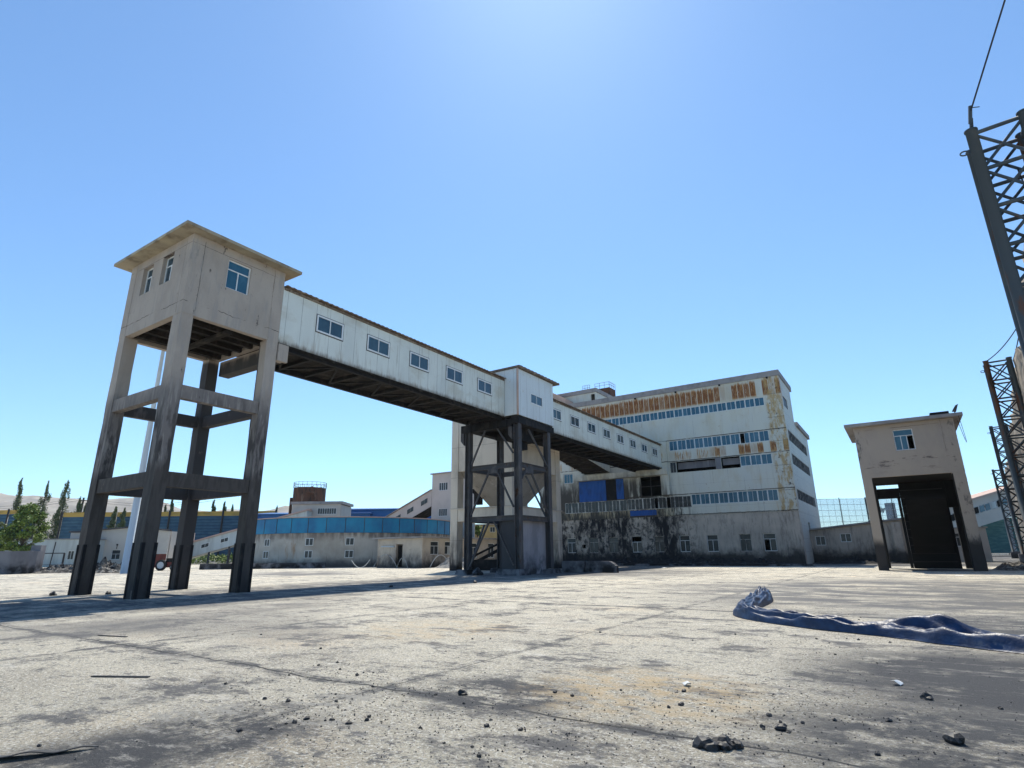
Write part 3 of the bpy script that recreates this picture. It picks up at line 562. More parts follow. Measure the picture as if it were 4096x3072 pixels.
for (x0, x1, y0, y1) in ((BX0 - .08, BX1 + .08, BY0 - .08, BY0 + .8), (BX0 - .08, BX1 + .08, BY1 - .8, BY1 + .08), (BX0 - .08, BX0 + .8, BY0 + .81, BY1 - .81), (BX1 - .8, BX1 + .08, BY0 + .81, BY1 - .81)): m.box(x0, x1, y0, y1, 5.76, 5.86)
m.build('ledge', m_bunker, bk)
m = MB(); t = [(BX0 + .5, BY0 + .4, 9.6), (BX1 - .5, BY0 + .4, 9.6), (BX1 - .5, BY1 - .4, 9.6), (BX0 + .5, BY1 - .4, 9.6)]; b = [(-34.1, 49.3, 4.9), (-33.2, 49.3, 4.9), (-33.2, 50.2, 4.9), (-34.1, 50.2, 4.9)]
m.poly(b + t, [(0, 1, 5, 4), (1, 2, 6, 5), (2, 3, 7, 6), (3, 0, 4, 7), (3, 2, 1, 0), (4, 5, 6, 7)]); m_hop = M('hopper_concrete', (.30, .27, .235), [((.22, .195, .17), [('n', (.5, .5, .5), .42, .65)]), ((.12, .10, .09), [('n', (2.2, 2.2, 2.2), .6, .64, 8, .75)]), ((.38, .34, .3), [('n', (1.5, 1.5, .8), .58, .7)])], bump=conc_b)
m.build('hopper', m_hop, bk)
m = MB(); m.tube([(-38.2, 50, 8.0), (-36.6, 50, 8.6)], .35, 10); m.box(-37.9, -37.3, 49.6, 50.4, 6.6, 7.8); m.build('chute_pipe', m_blacksteel, bk)
m = MB(); m.box(-36, -31.2, 46.5, 47.5, 0, 1.0); m.bar((-36.3, 46, .2), (-31.5, 50, 3.3), .5, .3); m.bar((-36.2, 47, 1.2), (-31.5, 51, 4.1), .4, .2); m.build('feeder_conveyor', m_blacksteel, bk)

# second inclined gallery bunker -> washery
g2 = thing('inclined_gallery', (-35, 64, 0), "dark undersided inclined gallery passing below the eight-window gallery into the big building", "conveyor gallery")
def slanted(m, x0, x1, y0, y1, za, zb, h):
    return m.hexa([(x0, y0, za), (x1, y0, za), (x1, y1, zb), (x0, y1, zb), (x0, y0, za + h), (x1, y0, za + h), (x1, y1, zb + h), (x0, y1, zb + h)])
m = MB(); slanted(m, -33.08, -33.0, 54.45, 74.6, 15.4, 12.3, 2.6); slanted(m, -37.0, -36.92, 54.45, 74.6, 15.4, 12.3, 2.6); m.build('side_wall', m_panel, g2)
m = MB(); slanted(m, -36.9, -33.1, 54.45, 74.6, 15.42, 12.32, .15)
for k in range(9):
    y = 55 + k * 2.3; z = 15.4 - 3.1 * (y - 54.45) / 20.15; m.box(-36.88, -33.12, y, y + .2, z - .15, z + .1)
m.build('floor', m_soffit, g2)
m = MB(); slanted(m, -37.2, -32.8, 54.45, 74.6, 18.02, 14.92, .1); m.build('roof', m_roofbrown, g2)

# ------------------------------------------------------------------ the washery (main building)
ws = thing('washery_building', (-25, 84, 0), "big five-storey industrial building of rust-streaked white panels above a coal-blackened ground floor", "building")
FY = 74.7; XR = -9.8; XL = -44.6
rowA = [(-36.9 + 1.146 * k) for k in range(22)]
def bays(a0, a1, n): w = (a1 - a0) / n; return [(a0 + w * k + .012, a0 + w * (k + 1) - .012) for k in range(n)]
s1 = bays(-38.06, -11.8, 23); s2 = bays(-24.3, -11.8, 11); s3 = bays(-15.5, -11.8, 3) + bays(-24.4, -23.6, 1); s4 = bays(-22.0, -11.7, 9); s5 = bays(-40.4, -30.85, 9) + bays(-30.75, -22.05, 8)
big = [(-23.58, -18.5, 11.5, 12.92), (-17.8, -15.52, 11.5, 12.92), (-28.65, -25.85, 8.68, 11.28)]
opsU = [(-38.06, -11.8, 18.88, 19.98), (-24.3, -11.8, 14.42, 15.74), (-24.4, -23.6, 11.5, 12.92), (-15.5, -11.8, 11.62, 12.88), (-22.0, -11.7, 7.24, 8.58), (-40.4, -30.85, 6.95, 8.42), (-30.75, -22.05, 7.0, 8.45), (-40.5, -38.9, 11.2, 12.65)] + big
m = MB(); m.wall('y', FY, XL, XR, 6.0, 22.42, .2, -1, opsU); m.build('front_wall', m_facade, ws)
gw = [(-40.3, -38.97), (-36.85, -35.5), (-33.83, -32.5), (-30.5, -29.15), (-27.42, -26.12), (-24.05, -22.75), (-20.6, -19.25), (-16.7, -15.38), (-14.0, -12.62)]
m = MB(); m.wall('y', FY + .06, XL, XR, 0, 5.99, .35, -1, [(a, b, 1.5, 3.5) for a, b in gw] + [(-37.9, -37.4, 2.1, 2.6)]); m.build('base_wall', m_basewall, ws)
m = MB(); m.wall('x', XR - .001, FY + .2, 95.0, 0, 5.99, .35, 1, [(81.6, 83.2, 2.6, 4.9)])
ssl = [(76.2, 92.2, 14.5, 15.9), (76.3, 92, 11.6, 12.95), (76.3, 92.7, 7.35, 8.65), (76.0, 79.1, 18.85, 20.15)]
m.build('base_wall', m_side, ws)
m = MB(); m.wall('x', XR, FY + .2, 83.2, 6.0, 22.42, .2, 1, ssl); m.wall('x', XR, 83.2, 95.0, 6.0, 17.6, .2, 1, ssl[:3]); m.wall('y', 83.2, XL, XR - .2, 17.6, 22.42, .2, 1, []); m.wall('y', 95.0, XL, XR - .2, 0, 17.6, .2, 1, []); m.wall('x', XL, FY + .2, 95, 0, 22.4, .2, -1, []); m.build('side_wall', m_side, ws)
m = MB(); m.box(XR - .02, XR + .03, FY - .03, FY + .12, 6, 22.4); m.build('corner_trim', m_facade, ws)
m = MB(); m.box(XL, XR - .3, FY + 4, FY + 4.2, 0, 22); m.box(XR - 3.2, XR - 3, FY + 4.3, 94, 0, 17)
for z in (5.7, 11.2, 14.0, 17.5): m.box(XL + .3, XR - .25, FY + .25, 83, z, z + .2)
m.build('interior', m_dark, ws)
m = MB(); m.box(XL - .3, XR + .12, FY - .12, 84.2, 22.42, 23.15); m.build('roof', m_fascia, ws)
m = MB(); m.box(XL - .3, XR + .25, 84.21, 96.0, 17.6, 18.2); m.build('lower_roof', m_fascia, ws)
def winrow(ax, pos, bl, z0, z1, out, mulls, frame, glass, miss=None, trans=None):
    ref = {}
    for i, (a, b) in enumerate(bl):
        if miss and i in miss: 
            window(ws, ax, pos, a, b, z0, z1, out, mulls, trans, frame, glass, recess=.05, fw=.04, bt=.035, missing=miss[i]); continue
        key = round(b - a, 2)
        if key in ref: r, a0 = ref[key]; copy_part(r, ws, (a - a0, 0, 0) if ax == 'y' else (0, a - a0, 0))
        else: ref[key] = (window(ws, ax, pos, a, b, z0, z1, out, mulls, trans, frame, glass, recess=.05, fw=.055, bt=.03), a)
winrow('y', FY, s1, 18.88, 19.98, -1, 1, m_frame, m_glasst)
winrow('y', FY, s2, 14.42, 15.74, -1, 1, m_frame, m_glasst, {8: (0,)})
winrow('y', FY, s3[:3], 11.62, 12.88, -1, 1, m_frame, m_glasst); winrow('y', FY, s3[3:], 11.5, 12.92, -1, 1, m_frameg, m_glassd, None)
winrow('y', FY, s4, 7.24, 8.58, -1, 1, m_frame, m_glasst, {})
m_framed = M('sooty_white_frame', (.60, .61, .60), [((.20, .19, .18), [('n', (1.1, 1.1, .8), .45, .58, 6, .7)])], rough=.6)
winrow('y', FY, s5[:9], 6.95, 8.42, -1, 1, m_framed, m_glassd); winrow('y', FY, s5[9:], 7.0, 8.45, -1, 1, m_framed, m_glassd, {3: (1,), 5: (0,)})
winrow('y', FY, [(-40.45, -38.95)], 11.25, 12.6, -1, 2, m_frame, m_glasst)
for i, (a, b) in enumerate(gw): window(ws, 'y', FY + .06, a, b, 1.5, 3.5 if i != 3 else 2.85, -1, 1, trans=(.62 if i != 3 else None), frame=(m_frame if i in (0, 3, 5, 6, 8) else m_frameg), glass=m_glassd, recess=.16, fw=.06, missing=((0,) if i == 8 else ()))
for (a, b, z0, z1) in ssl[:3]: winrow('x', XR, bays(a, b, 13), z0, z1, 1, 0, m_frameg, m_dark, {12: (0,), 11: (0,)} if z0 < 8 else None)
winrow('x', XR, bays(76.0, 79.1, 3), 18.85, 20.15, 1, 0, m_steel, m_glassd)
# pilaster, ledge, patches
m = MB(); m.box(-25.55, -24.6, FY - .35, FY - .002, 8.62, 15.75); m.build('pilaster', m_facade, ws)
m = MB(); m.box(-38.2, -24.65, FY - .75, FY - .352, 11.35, 12.1); m.box(-38.2, -25.56, FY - .351, FY - .003, 11.35, 12.1); m.build('canopy_beam', m_facade, ws)
for x0, x1, mt, z0 in ((-37.98, -33.8, m_blue, 8.45), (-32.2, -31.15, m_blue, 8.55)): MB().box(x0, x1, FY - .1, FY - .003, z0, 11.3).build('blue_sheet', mt, ws)
MB().box(-33.78, -32.22, FY - .07, FY - .003, 8.45, 11.3).build('dark_shutter', m_blacksteel, ws)
MB().box(-31.1, -28.68, FY - .09, FY - .003, 8.6, 11.25).build('stained_panel', m_facade, ws)
MB().box(-30.4, -26.75, FY - .1, FY - .003, 6.2, 6.88).build('blue_sheet', m_blue, ws)
m = MB()
for x in (-28.65, -27.28, -25.9): m.box(x, x + .05, FY + .02, FY + .08, 8.68, 11.28)
m.box(-28.6, -25.9, FY + .03, FY + .07, 9.95, 10.02); m.build('mullion_grid', m_steel, ws)
m = MB(); m.box(-23.5, -18.6, FY + .5, FY + .6, 11.95, 12.8); m.box(-17.7, -15.6, FY + .5, FY + .6, 12.0, 12.8); m.box(-18.48, -17.82, FY - .02, FY - .003, 11.5, 12.92); m.build('inner_panel', m_graywall, ws)
m = MB()
for x in (-28.6, -22.8, -17.0, -11.2): m.box(x, x + .22, FY - .3, FY - .13, 22.2, 22.4)
m.build('roof_outlet', m_blacksteel, ws)
# penthouse on the roof
m = MB(); m.wall('y', 78.0, -47, -36.1, 23.16, 25.35, .2, -1, [(-36.95, -36.3, 23.8, 25.1)]); m.wall('x', -36.1, 78.2, 86.5, 23.16, 25.35, .2, 1, []); m.wall('y', 86.5, -47, -36.3, 23.16, 25.35, .2, 1, []); m.build('penthouse_wall', m_facade, ws)
m = MB(); m.box(-47.2, -35.95, 77.85, 86.7, 25.36, 25.98); m.build('penthouse_roof', m_fascia, ws)
m = MB(); m.box(-39.0, -36.4, 84.0, 86.4, 25.99, 27.6); m.build('roof_tank', m_tank, ws)
m = MB()
for (a, b) in (((-39.0, 84.0), (-36.4, 84.0)), ((-36.4, 84.0), (-36.4, 86.4)), ((-41.2, 83.9), (-39.9, 83.9))):
    for z in (28.1, 28.55): m.bar((*a, z), (*b, z), .05)
    for k in range(4):
        x = a[0] + (b[0] - a[0]) * k / 3; y = a[1] + (b[1] - a[1]) * k / 3; m.bar((x, y, 27.55 if a[0] > -40 else 26), (x, y, 28.57), .05)
m.build('roof_railing', m_fascia, ws)
m = MB(); m.hexa([(-44.5, 75.3, 23.16), (-40.0, 75.3, 23.16), (-40.0, 77.8, 23.16), (-44.5, 77.8, 23.16), (-44.5, 75.3, 26.9), (-40.0, 75.3, 24.3), (-40.0, 77.8, 24.3), (-44.5, 77.8, 26.9)]); m.build('stair_hood', m_pink, ws)

# coal heap along the wall, kerb
def heap(name, x0, x1, y0, y1, h, mat, label, cat, seed=0, nx=60, ny=14, peak=.5, kind=None):
    m = MB()
    for j in range(ny):
        for i in range(nx):
            u = i / (nx - 1); v = j / (ny - 1); e = min(1, 5 * min(u, 1 - u)) * max(0, 1 - abs(v - peak) / max(peak, 1 - peak)) ** .8
            x = x0 + (x1 - x0) * u; y = y0 + (y1 - y0) * v + .3 * mn.noise(Vector((x * .5, seed, 0)))
            n = .55 + .6 * mn.noise(Vector((x * .6, y * .8, seed))) + .4 * mn.noise(Vector((x * 2.1, y * 2.3, seed + 3))) + .25 * mn.noise(Vector((x * 6, y * 6, seed + 3)))
            m.v.append((x, y, max(-.05, h * e * n - .03)))
    for j in range(ny - 1):
        for i in range(nx - 1): a = j * nx + i; m.f.append((a, a + 1, a + nx + 1, a + nx))
    o = m.build(name, mat); tag(o, label, cat, None, kind); return o
heap('coal_heap', -37, -9.0, 69.8, 74.5, 1.0, m_heap, "long low heap of black coal dust along the foot of the big rusty building", "coal heap", 2, 150, 16, .75)
m = MB(); x = -33.0
while x < -8:
    l = random.uniform(1.5, 3.5); m.box(x, x + l - .03, 66.8 + random.uniform(-.04, .04), 67.1 + random.uniform(-.04, .04), 0, .22 + random.uniform(-.05, .03)); x += l
tag(m.build('kerb', m_graywall), None, None, kind='structure')
for i, (x0, x1, y0, hh, lb) in enumerate(((-24.3, -22.2, 44.0, .9, "grey concrete block wall section beside the black steel frame"), (-22.15, -19.5, 44.15, .88, "low grey concrete wall section with a broken rounded end, before the coal heap"))):
    m = MB(); top = hh
    n = 14
    for k in range(n):
        a = x0 + (x1 - x0) * k / n; b = x0 + (x1 - x0) * (k + 1) / n
        h0 = top * (1 if i == 0 or k < 11 else 1 - ((k - 10) / 4) ** 2 * .5); h1 = top * (1 if i == 0 or k + 1 < 12 else 1 - ((k - 9) / 4.5) ** 2 * .5)
        m.hexa([(a, y0, 0), (b, y0, 0), (b, y0 + .5, 0), (a, y0 + .5, 0), (a, y0, h0), (b, y0, h1), (b, y0 + .5, h1), (a, y0 + .5, h0)])
    tag(m.build('barrier_wall', m_graywall), lb, "wall section")

# ------------------------------------------------------------------ booth on the right
bt_ = thing('loading_booth', (1.25, 58, 0), "beige concrete booth on tall legs with one window and a black opening", "booth")
QX0, QX1, QY0, QY1 = -2.1, 4.58, 54.5, 62.0
for (x0, x1, y0, y1) in ((-2.1, -1.42, 54.5, 55.3), (3.78, 4.58, 54.5, 55.3), (-2.1, -1.42, 61.3, 62.0), (3.78, 4.58, 61.3, 62.0)):
    m = MB(); rough_col(m, x0, x1, y0, y1, 0, 7.1); m.build('column', m_booth, bt_)
qo = [(.56, 1.88, 9.1, 10.75)]
m = MB(); m.wall('y', QY0, QX0, QX1, 7.1, 11.25, .3, -1, qo); m.wall('x', QX0, QY0 + .3, QY1, 7.1, 11.25, .3, -1, []); m.wall('x', QX1, QY0 + .3, QY1, 7.1, 11.25, .3, 1, []); m.wall('y', QY1, QX0 + .3, QX1 - .3, 7.1, 11.25, .3, 1, [])
m.build('wall', m_booth, bt_)
m = MB(); m.box(QX0 + .3, QX1 - .3, QY0 + .3, QY1 - .3, 7.15, 7.35); m.build('floor', m_blackwall, bt_)
m = MB(); m.box(QX0 - .6, QX1 + .6, QY0 - .6, QY1 + .5, 11.26, 11.5); m.build('roof', m_fascia, bt_)
window(bt_, 'y', QY0, *qo[0], -1, 2, trans=.5, recess=.1, fw=.06, glass=m_glasst, missing=(2,))
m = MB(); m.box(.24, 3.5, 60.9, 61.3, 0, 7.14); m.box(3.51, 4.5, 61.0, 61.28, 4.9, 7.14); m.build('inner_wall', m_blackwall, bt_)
m_rib = M('coal_caked_rib', (.022, .021, .021), rough=.8)
for k in range(10): MB().box(.3, 3.3, 60.82, 60.897, .5 + k * .66, .58 + k * .66).build('wall_rib', m_rib, bt_)
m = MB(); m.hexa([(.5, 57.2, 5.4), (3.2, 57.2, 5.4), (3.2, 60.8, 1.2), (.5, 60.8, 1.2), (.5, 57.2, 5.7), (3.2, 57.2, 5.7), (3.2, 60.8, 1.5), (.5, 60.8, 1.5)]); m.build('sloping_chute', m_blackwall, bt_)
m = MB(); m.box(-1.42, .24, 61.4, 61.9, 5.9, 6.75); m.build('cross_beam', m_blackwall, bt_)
m = MB(); m.box(-.0, .22, 61.35, 61.7, 0, 5.9); m.build('rear_post', m_booth, bt_)
m = MB(); m.box(3.2, 4.4, 54.2, 55.0, 11.51, 11.75); m.build('roof_box', m_blacksteel, bt_)
fl = thing('floodlight', (4.75, 54.15, 11.5), "small grey floodlight tilted up at the right roof corner of the booth", "floodlight")
m = MB(); m.bar((4.75, 54.15, 11.5), (4.75, 54.15, 11.75), .06); m.build('bracket', m_steel, fl)
m = MB(); m.hexa([(4.6, 53.95, 11.68), (4.85, 53.95, 11.62), (4.85, 54.4, 11.62), (4.6, 54.4, 11.68), (4.85, 53.9, 12.05), (5.05, 53.9, 12.15), (5.05, 54.35, 12.15), (4.85, 54.35, 12.05)]); m.build('lamp_head', m_steel, fl)
m = MB(); P0, P1 = Vector((4.9, 54, 11.5)), Vector((4.85, 54.6, 11.0)); m.tube([P0 + (P1 - P0) * t + Vector((.35 * t * (1 - t) * 2, 0, -8 * t * (1 - t))) for t in [k / 10 for k in range(11)]], .018, 5)
tag(m.build('cable', m_cable), "thin black cable hanging in a loop from the booth roof corner", "cable")

# ------------------------------------------------------------------ lattice masts and net
masts = [(3.67, 19.6, "nearest blue-grey lattice mast at the right edge with a wire rope on top"), (6.46, 47.95, "second lattice mast, standing between the booth and the right edge"), (9.26, 75.5, "third lattice mast on a concrete base, seen past the booth"), (13.5, 119.0, "farthest and smallest lattice mast, beyond the sloping white gallery")]
MH = 13.6; SP = 1.2; ma = rad(5.6)
e1 = Vector((math.cos(ma), -math.sin(ma), 0)); e2 = Vector((math.sin(ma), math.cos(ma), 0))
def make_mast(x, y, label):
    T = thing('lattice_mast', (x, y, 0), label, "lattice mast", "lattice masts carrying the dust net")
    c = [Vector((0, 0, 0)), e1 * SP, e1 * SP + e2 * SP, e2 * SP]
    for p in c: MB().tube([p + Vector((0, 0, .9)), p + Vector((0, 0, MH))], .145, 14).build('chord', m_mast, T, local=True, smooth=True)
    for si in range(4):
        a, b = c[si], c[(si + 1) % 4]; m = MB(); n = 10; h = (MH - 1.1) / n
        for k in range(n + 1):
            z = 1.0 + h * k; m.tube([a + Vector((0, 0, z)), b + Vector((0, 0, z))], .06, 7)
            if k < n: m.tube([a + Vector((0, 0, z)), b + Vector((0, 0, z + h))], .045, 7); m.tube([b + Vector((0, 0, z)), a + Vector((0, 0, z + h))], .045, 7)
        m.build('lacing', m_mast, T, local=True, smooth=True)
    m = MB(); q = [-(e1 + e2) * .35, e1 * (SP + .35) - e2 * .35, (e1 + e2) * (SP + .35), e2 * (SP + .35) - e1 * .35]
    m.hexa([p for p in q] + [p + Vector((0, 0, 1.0)) for p in q]); m.build('plinth', m_graywall, T, local=True)
    m = MB(); u = Vector((-.16, 0, MH - .65)); m.tube([u + Vector((-.12 + .1 * math.cos(t), 0, .07 * math.sin(t))) for t in [k * math.pi / 6 for k in range(12)]], .022, 6); m.box(-.2, -.1, -.02, .02, MH - .72, MH - .58); m.build('lug', m_mast, T, local=True)
    for si in range(4):
        m = MB(); m.tube([c[si] + Vector((0, 0, MH)), c[si] + Vector((0, 0, MH + .04))], .17, 14); m.build('cap', m_mast, T, local=True)
    return T
mast0 = make_mast(*masts[0])
for x, y, lb in masts[1:]:
    r = mast0.copy(); COL.objects.link(r); r.location = (x, y, 0); r['label'] = lb
    for ch in mast0.children:
        k = ch.copy(); COL.objects.link(k); k.parent = r
# dust net hung between outer chords
def net(a, b, label):
    m = MB(); a = Vector(a); b = Vector(b); nx, nz = 60, 26
    for i in range(nx + 1):
        t = i / nx; top = MH - .1 - 1.1 * 4 * t * (1 - t) * .6
        for k in range(nz + 1):
            z = .6 + (top - .6) * k / nz; p = a + (b - a) * t; o = .35 * mn.noise(Vector((t * 14, z * .5, 2))) + .12 * mn.noise(Vector((t * 60, z * 1.2, 2)))
            m.v.append((p.x + e1.x * o, p.y + e1.y * o, z))
    for i in range(nx):
        for k in range(nz): q = i * (nz + 1) + k; m.f.append((q, q + nz + 1, q + nz + 2, q + 1))
    o = m.build('dust_net', m_net, smooth=True); tag(o, label, "dust net", "dust nets hung between the masts")
    s = o.modifiers.new("thick", 'SOLIDIFY'); s.thickness = .02
P = [Vector((x, y, 0)) + e1 * (SP + .25) + e2 * .6 for x, y, _ in masts]
net(P[0], P[1], "brown tattered dust net hanging between the two nearest masts"); net(P[1], P[2], "brown dust net hanging between the second and third masts"); net(P[2], P[3], "brown dust net hanging beyond the third mast")
def catenary(a, b, sag, r, n=24):
    a, b = Vector(a), Vector(b); return MB().tube([a + (b - a) * (k / n) - Vector((0, 0, sag * 4 * (k / n) * (1 - k / n))) for k in range(n + 1)], r, 6)
wr = thing('wire_rope', (3.67, 19.6, 13.6), "thick dark wire rope rising from the top of the nearest mast out of view", "wire rope")
catenary((3.74, 19.5, 14.15), (9.6, 5.35, 24.7), .0, .025, 3).build('rope', m_cable, wr)
m = MB(); m.tube([(3.67, 19.6, 13.62), (3.72, 19.53, 13.95)], .03, 6); m.tube([(3.70, 19.56, 13.85), (3.78, 19.42, 14.35)], .05, 8)
for k in range(5): m.box(3.66 + k * .01, 3.74 + k * .01, 19.5, 19.58, 13.66 + k * .07, 13.7 + k * .07)
m.bar((3.74, 19.45, 14.32), (3.98, 19.42, 14.22), .02); m.build('turnbuckle', m_mast, wr)
tag(catenary((6.46, 47.95, 13.6), (P[1].x + .3, P[1].y - 8, 15.2), .5, .03).build('cable', m_cable), "slack cable rising from the second mast towards the net", "cable")
tag(catenary(P[0] + Vector((0, 0, MH)), P[1] + Vector((0, 0, MH)), .7, .03, 40).build('cable', m_cable), "head cable carrying the nearest dust net between two masts", "cable")
tag(catenary((4.6, 20.4, 12.4), (4.9, 20.6, 7.5), -.2, .02).build('cable', m_cable), "thin loose cable dangling inside the nearest mast", "cable")

# ------------------------------------------------------------------ thickener (round) and its neighbours
rc = vp(*(0, 0)); az = math.atan2(344 - 512, 570 / math.cos(rad(16.5)) + 0)
CX, CD = -25.4, 93.0; RR = 15.4
rd = thing('round_tank_house', vp(CX, CD), "round beige building with a bright blue band under its roof, left of the bunker", "building")
c0 = Vector(vp(CX, CD))
ringw = []
def ring(r0, z0, z1, n=96, r1=None):
    m = MB()
    for k in range(n):
        t = 2 * math.pi * k / n
        for z, r in ((z0, r0), (z1, r1 or r0)): m.v.append((c0.x + r * math.cos(t), c0.y + r * math.sin(t), z))
    for k in range(n): a = 2 * k; b = 2 * ((k + 1) % n); m.f.append((a, b, b + 1, a + 1))
    m.f.append(tuple(2 * k + 1 for k in range(n))); return m
m_rwall = M('stained_round_render', (.50, .46, .40), [((.36, .32, .27), [('n', (.3, .3, .3), .42, .65)]), ((.20, .17, .15), [('zn', 3.2, 4.2, (.35, .35, .5), 2.2), ('n', (1.6, 1.6, .2), .36, .55)]), ((.30, .15, .06), [('n', (.5, .5, .12), .62, .7), ('n', (3, 3, .3), .4, .6)]), ((.16, .14, .12), [('n', (2.2, 2.2, .14), .62, .72)]), ((.10, .09, .085), [('zn', 1.4, .2, (.8, .8, .8), 1.4)])], bump=conc_b)
ring(RR, 0, 4.38).build('wall', m_rwall, rd, smooth=False)
m = MB()
for k in range(40):
    t = 2 * math.pi * k / 40; p = c0 + Vector((math.cos(t), math.sin(t), 0)) * (RR + .165); m.tube([(p.x, p.y, 4.42), (p.x, p.y, 6.3)], .035, 6)
m.build('band_seams', m_steel, rd)
ring(RR + .15, 4.39, 6.35).build('blue_band', m_blueband, rd)
ring(RR + .3, 6.36, 6.48).build('roof_edge', m_pink, rd); ring(RR, 6.49, 6.9, r1=1.0).build('roof', m_pink, rd)
vdir = (Vector((0, 0, 0)) - c0).normalized(); base_t = math.atan2(vdir.y, vdir.x)
for kt in (-.80, -.36, -.02):
    for z0 in (1.2, 2.78):
        t = base_t + kt; n = Vector((math.cos(t), math.sin(t), 0)); r = Vector((-n.y, n.x, 0)); p = c0 + n * (RR + .01)
        m = MB()
        def pb(m, a0, a1, z0_, z1_, d0, d1):
            q = [p + r * a + n * d for a, d in ((a0, d0), (a1, d0), (a1, d1), (a0, d1))]; m.hexa([(*x.xy, z0_) for x in q] + [(*x.xy, z1_) for x in q])
        for a in (-.54, -.03, .48): pb(m, a, a + .06, z0, z0 + .95, 0, .06)
        pb(m, -.48, -.03, z0, z0 + .06, 0.003, .055); pb(m, .03, .48, z0, z0 + .06, 0.003, .055); pb(m, -.48, -.03, z0 + .89, z0 + .95, 0.003, .055); pb(m, .03, .48, z0 + .89, z0 + .95, 0.003, .055)
        f = m.build('window', m_frame, rd); m = MB(); pb(m, -.48, .48, z0 + .05, z0 + .9, -.02, .02); m.build('pane', m_glassd, f).location = (0, 0, 0)
# annex
AX, AY = -47.9, 52.7
an = thing('low_annex', (-50, 58, 0), "low flat-roofed beige annex with a dark doorway, right of the round building", "building")
aw = [(54.16, 55.68, 1.5, 3.05), (56.82, 58.2, 1.5, 3.05), (62.0, 63.5, 1.0, 2.9), (66, 67.5, 1.0, 2.9)]
m = MB(); m.wall('y', AY, -55.4, AX, 0, 3.4, .3, -1, [(-52.2, -51.1, .0, 2.75)]); m.wall('x', AX - .001, AY + .3, 71, 0, 3.4, .3, 1, aw); m.box(-55.4, -48.3, 54.7, 54.9, 0, 3.35); m.build('wall', m_plaster, an)
m = MB(); m.box(-56.0, AX + .4, AY - .45, 71.3, 3.41, 3.6); m.build('roof', m_fascia, an)
for w_ in aw: window(an, 'x', AX, *w_, 1, 1, trans=.55, recess=.1, fw=.06, glass=m_glassd, missing=((1,) if w_[0] == 56.82 else ()))
m = MB(); m.box(-52.1, -51.2, AY + .32, AY + .36, .2, 2.6); m.build('door', m_dark, an)
m = MB(); m.tube([(-54.6, AY - .15, 2.5), (-52.4, AY - .15, 2.45)], .08, 8); m.build('pipe', m_white, an)
for i, (a, b, h, lb) in enumerate((((-57.2, 50.2), (-55.4, 51.5), .9, "white hose looping on the ground by the round building"), ((-54.4, 51.2), (-51.6, 52.4), 1.5, "dark hose hanging from the annex doorway to the ground"), ((-51.4, 52.2), (-49.2, 51.7), 1.1, "grey hose arching over the ground below the annex door"), ((-47.4, 53.6), (-46.6, 56.4), 1.4, "bent white hose standing by the annex windows"))):
    a = Vector((*a, .05)); b = Vector((*b, .05)); m = MB(); sg = -1 if i == 0 else 1
    pts = [a + (b - a) * t + Vector((0, 0, h * 4 * t * (1 - t) if sg > 0 else h * abs(1 - 2 * t) ** 2)) for t in [k / 14 for k in range(15)]]
    m.tube(pts, .045, 6); tag(m.build('hose', m_hose if i in (0, 3) else m_frameg), lb, "hose")
# junk between frame and annex
gp = heap('gravel_pile', -46.8, -41.5, 53, 58, 1.7, m_gravel, "cone of pale grey gravel left of the bunker tower column", "gravel pile", 9, 40, 30, .5)
# panelled transfer building + inclined gallery behind
pt = thing('panelled_tower', (-68, 83, 0), "pale panelled tower block with two small windows, behind and left of the bunker", "building")
pw = [(-69.15, -67.1, 12.55, 14.0), (-69.1, -67.1, 8.0, 9.35)]
m = MB(); m.wall('y', 80, -70.8, -61, 0, 15.6, .2, -1, pw); m.box(-70.8, -64, 80.5, 84, 0, 15.55); m.build('wall', m_facade if False else m_pale, pt)
m = MB(); m.box(-71.1, -60.8, 79.7, 84.2, 15.61, 15.8); m.build('roof', m_fascia, pt)
for w_ in pw: window(pt, 'y', 80, *w_, -1, 3, recess=.05, fw=.06, glass=m_glassd)
ig = thing('inclined_gallery', (-77, 81, 0), "white inclined gallery with a row of paired small windows climbing to the pale panelled tower", "conveyor gallery")
def inc(m, x0, x1, za, zb, y0, y1, h): m.hexa([(x0, y0, za), (x1, y0, zb), (x1, y1, zb), (x0, y1, za), (x0, y0, za + h), (x1, y0, zb + h), (x1, y1, zb + h), (x0, y1, za + h)])
m = MB(); inc(m, -94, -70.85, .8, 9.9, 80.0, 83.5, 2.9); m.build('wall', m_pale, ig)
m = MB(); inc(m, -94.3, -70.85, 3.71, 12.81, 79.7, 83.8, .12); m.build('roof', m_fascia, ig)
m = MB(); inc(m, -93.9, -70.85, .6, 9.7, 80.05, 83.45, .19); m.build('underside', m_soffit, ig)
for x in (-72.6, -76.0, -79.2, -82.6):
    z = 9.9 + (x + 70.85) * .393 + 1.1; m = MB(); 
    for a in (-.75, .05): m.hexa([(x + a, 79.93, z + a * .393), (x + a + .7, 79.93, z + (a + .7) * .393), (x + a + .7, 79.99, z + (a + .7) * .393), (x + a, 79.99, z + a * .393), (x + a, 79.93, z + a * .393 + .8), (x + a + .7, 79.93, z + (a + .7) * .393 + .8), (x + a + .7, 79.99, z + (a + .7) * .393 + .8), (x + a, 79.99, z + a * .393 + .8)])
    m.build('window', m_glassd, ig)
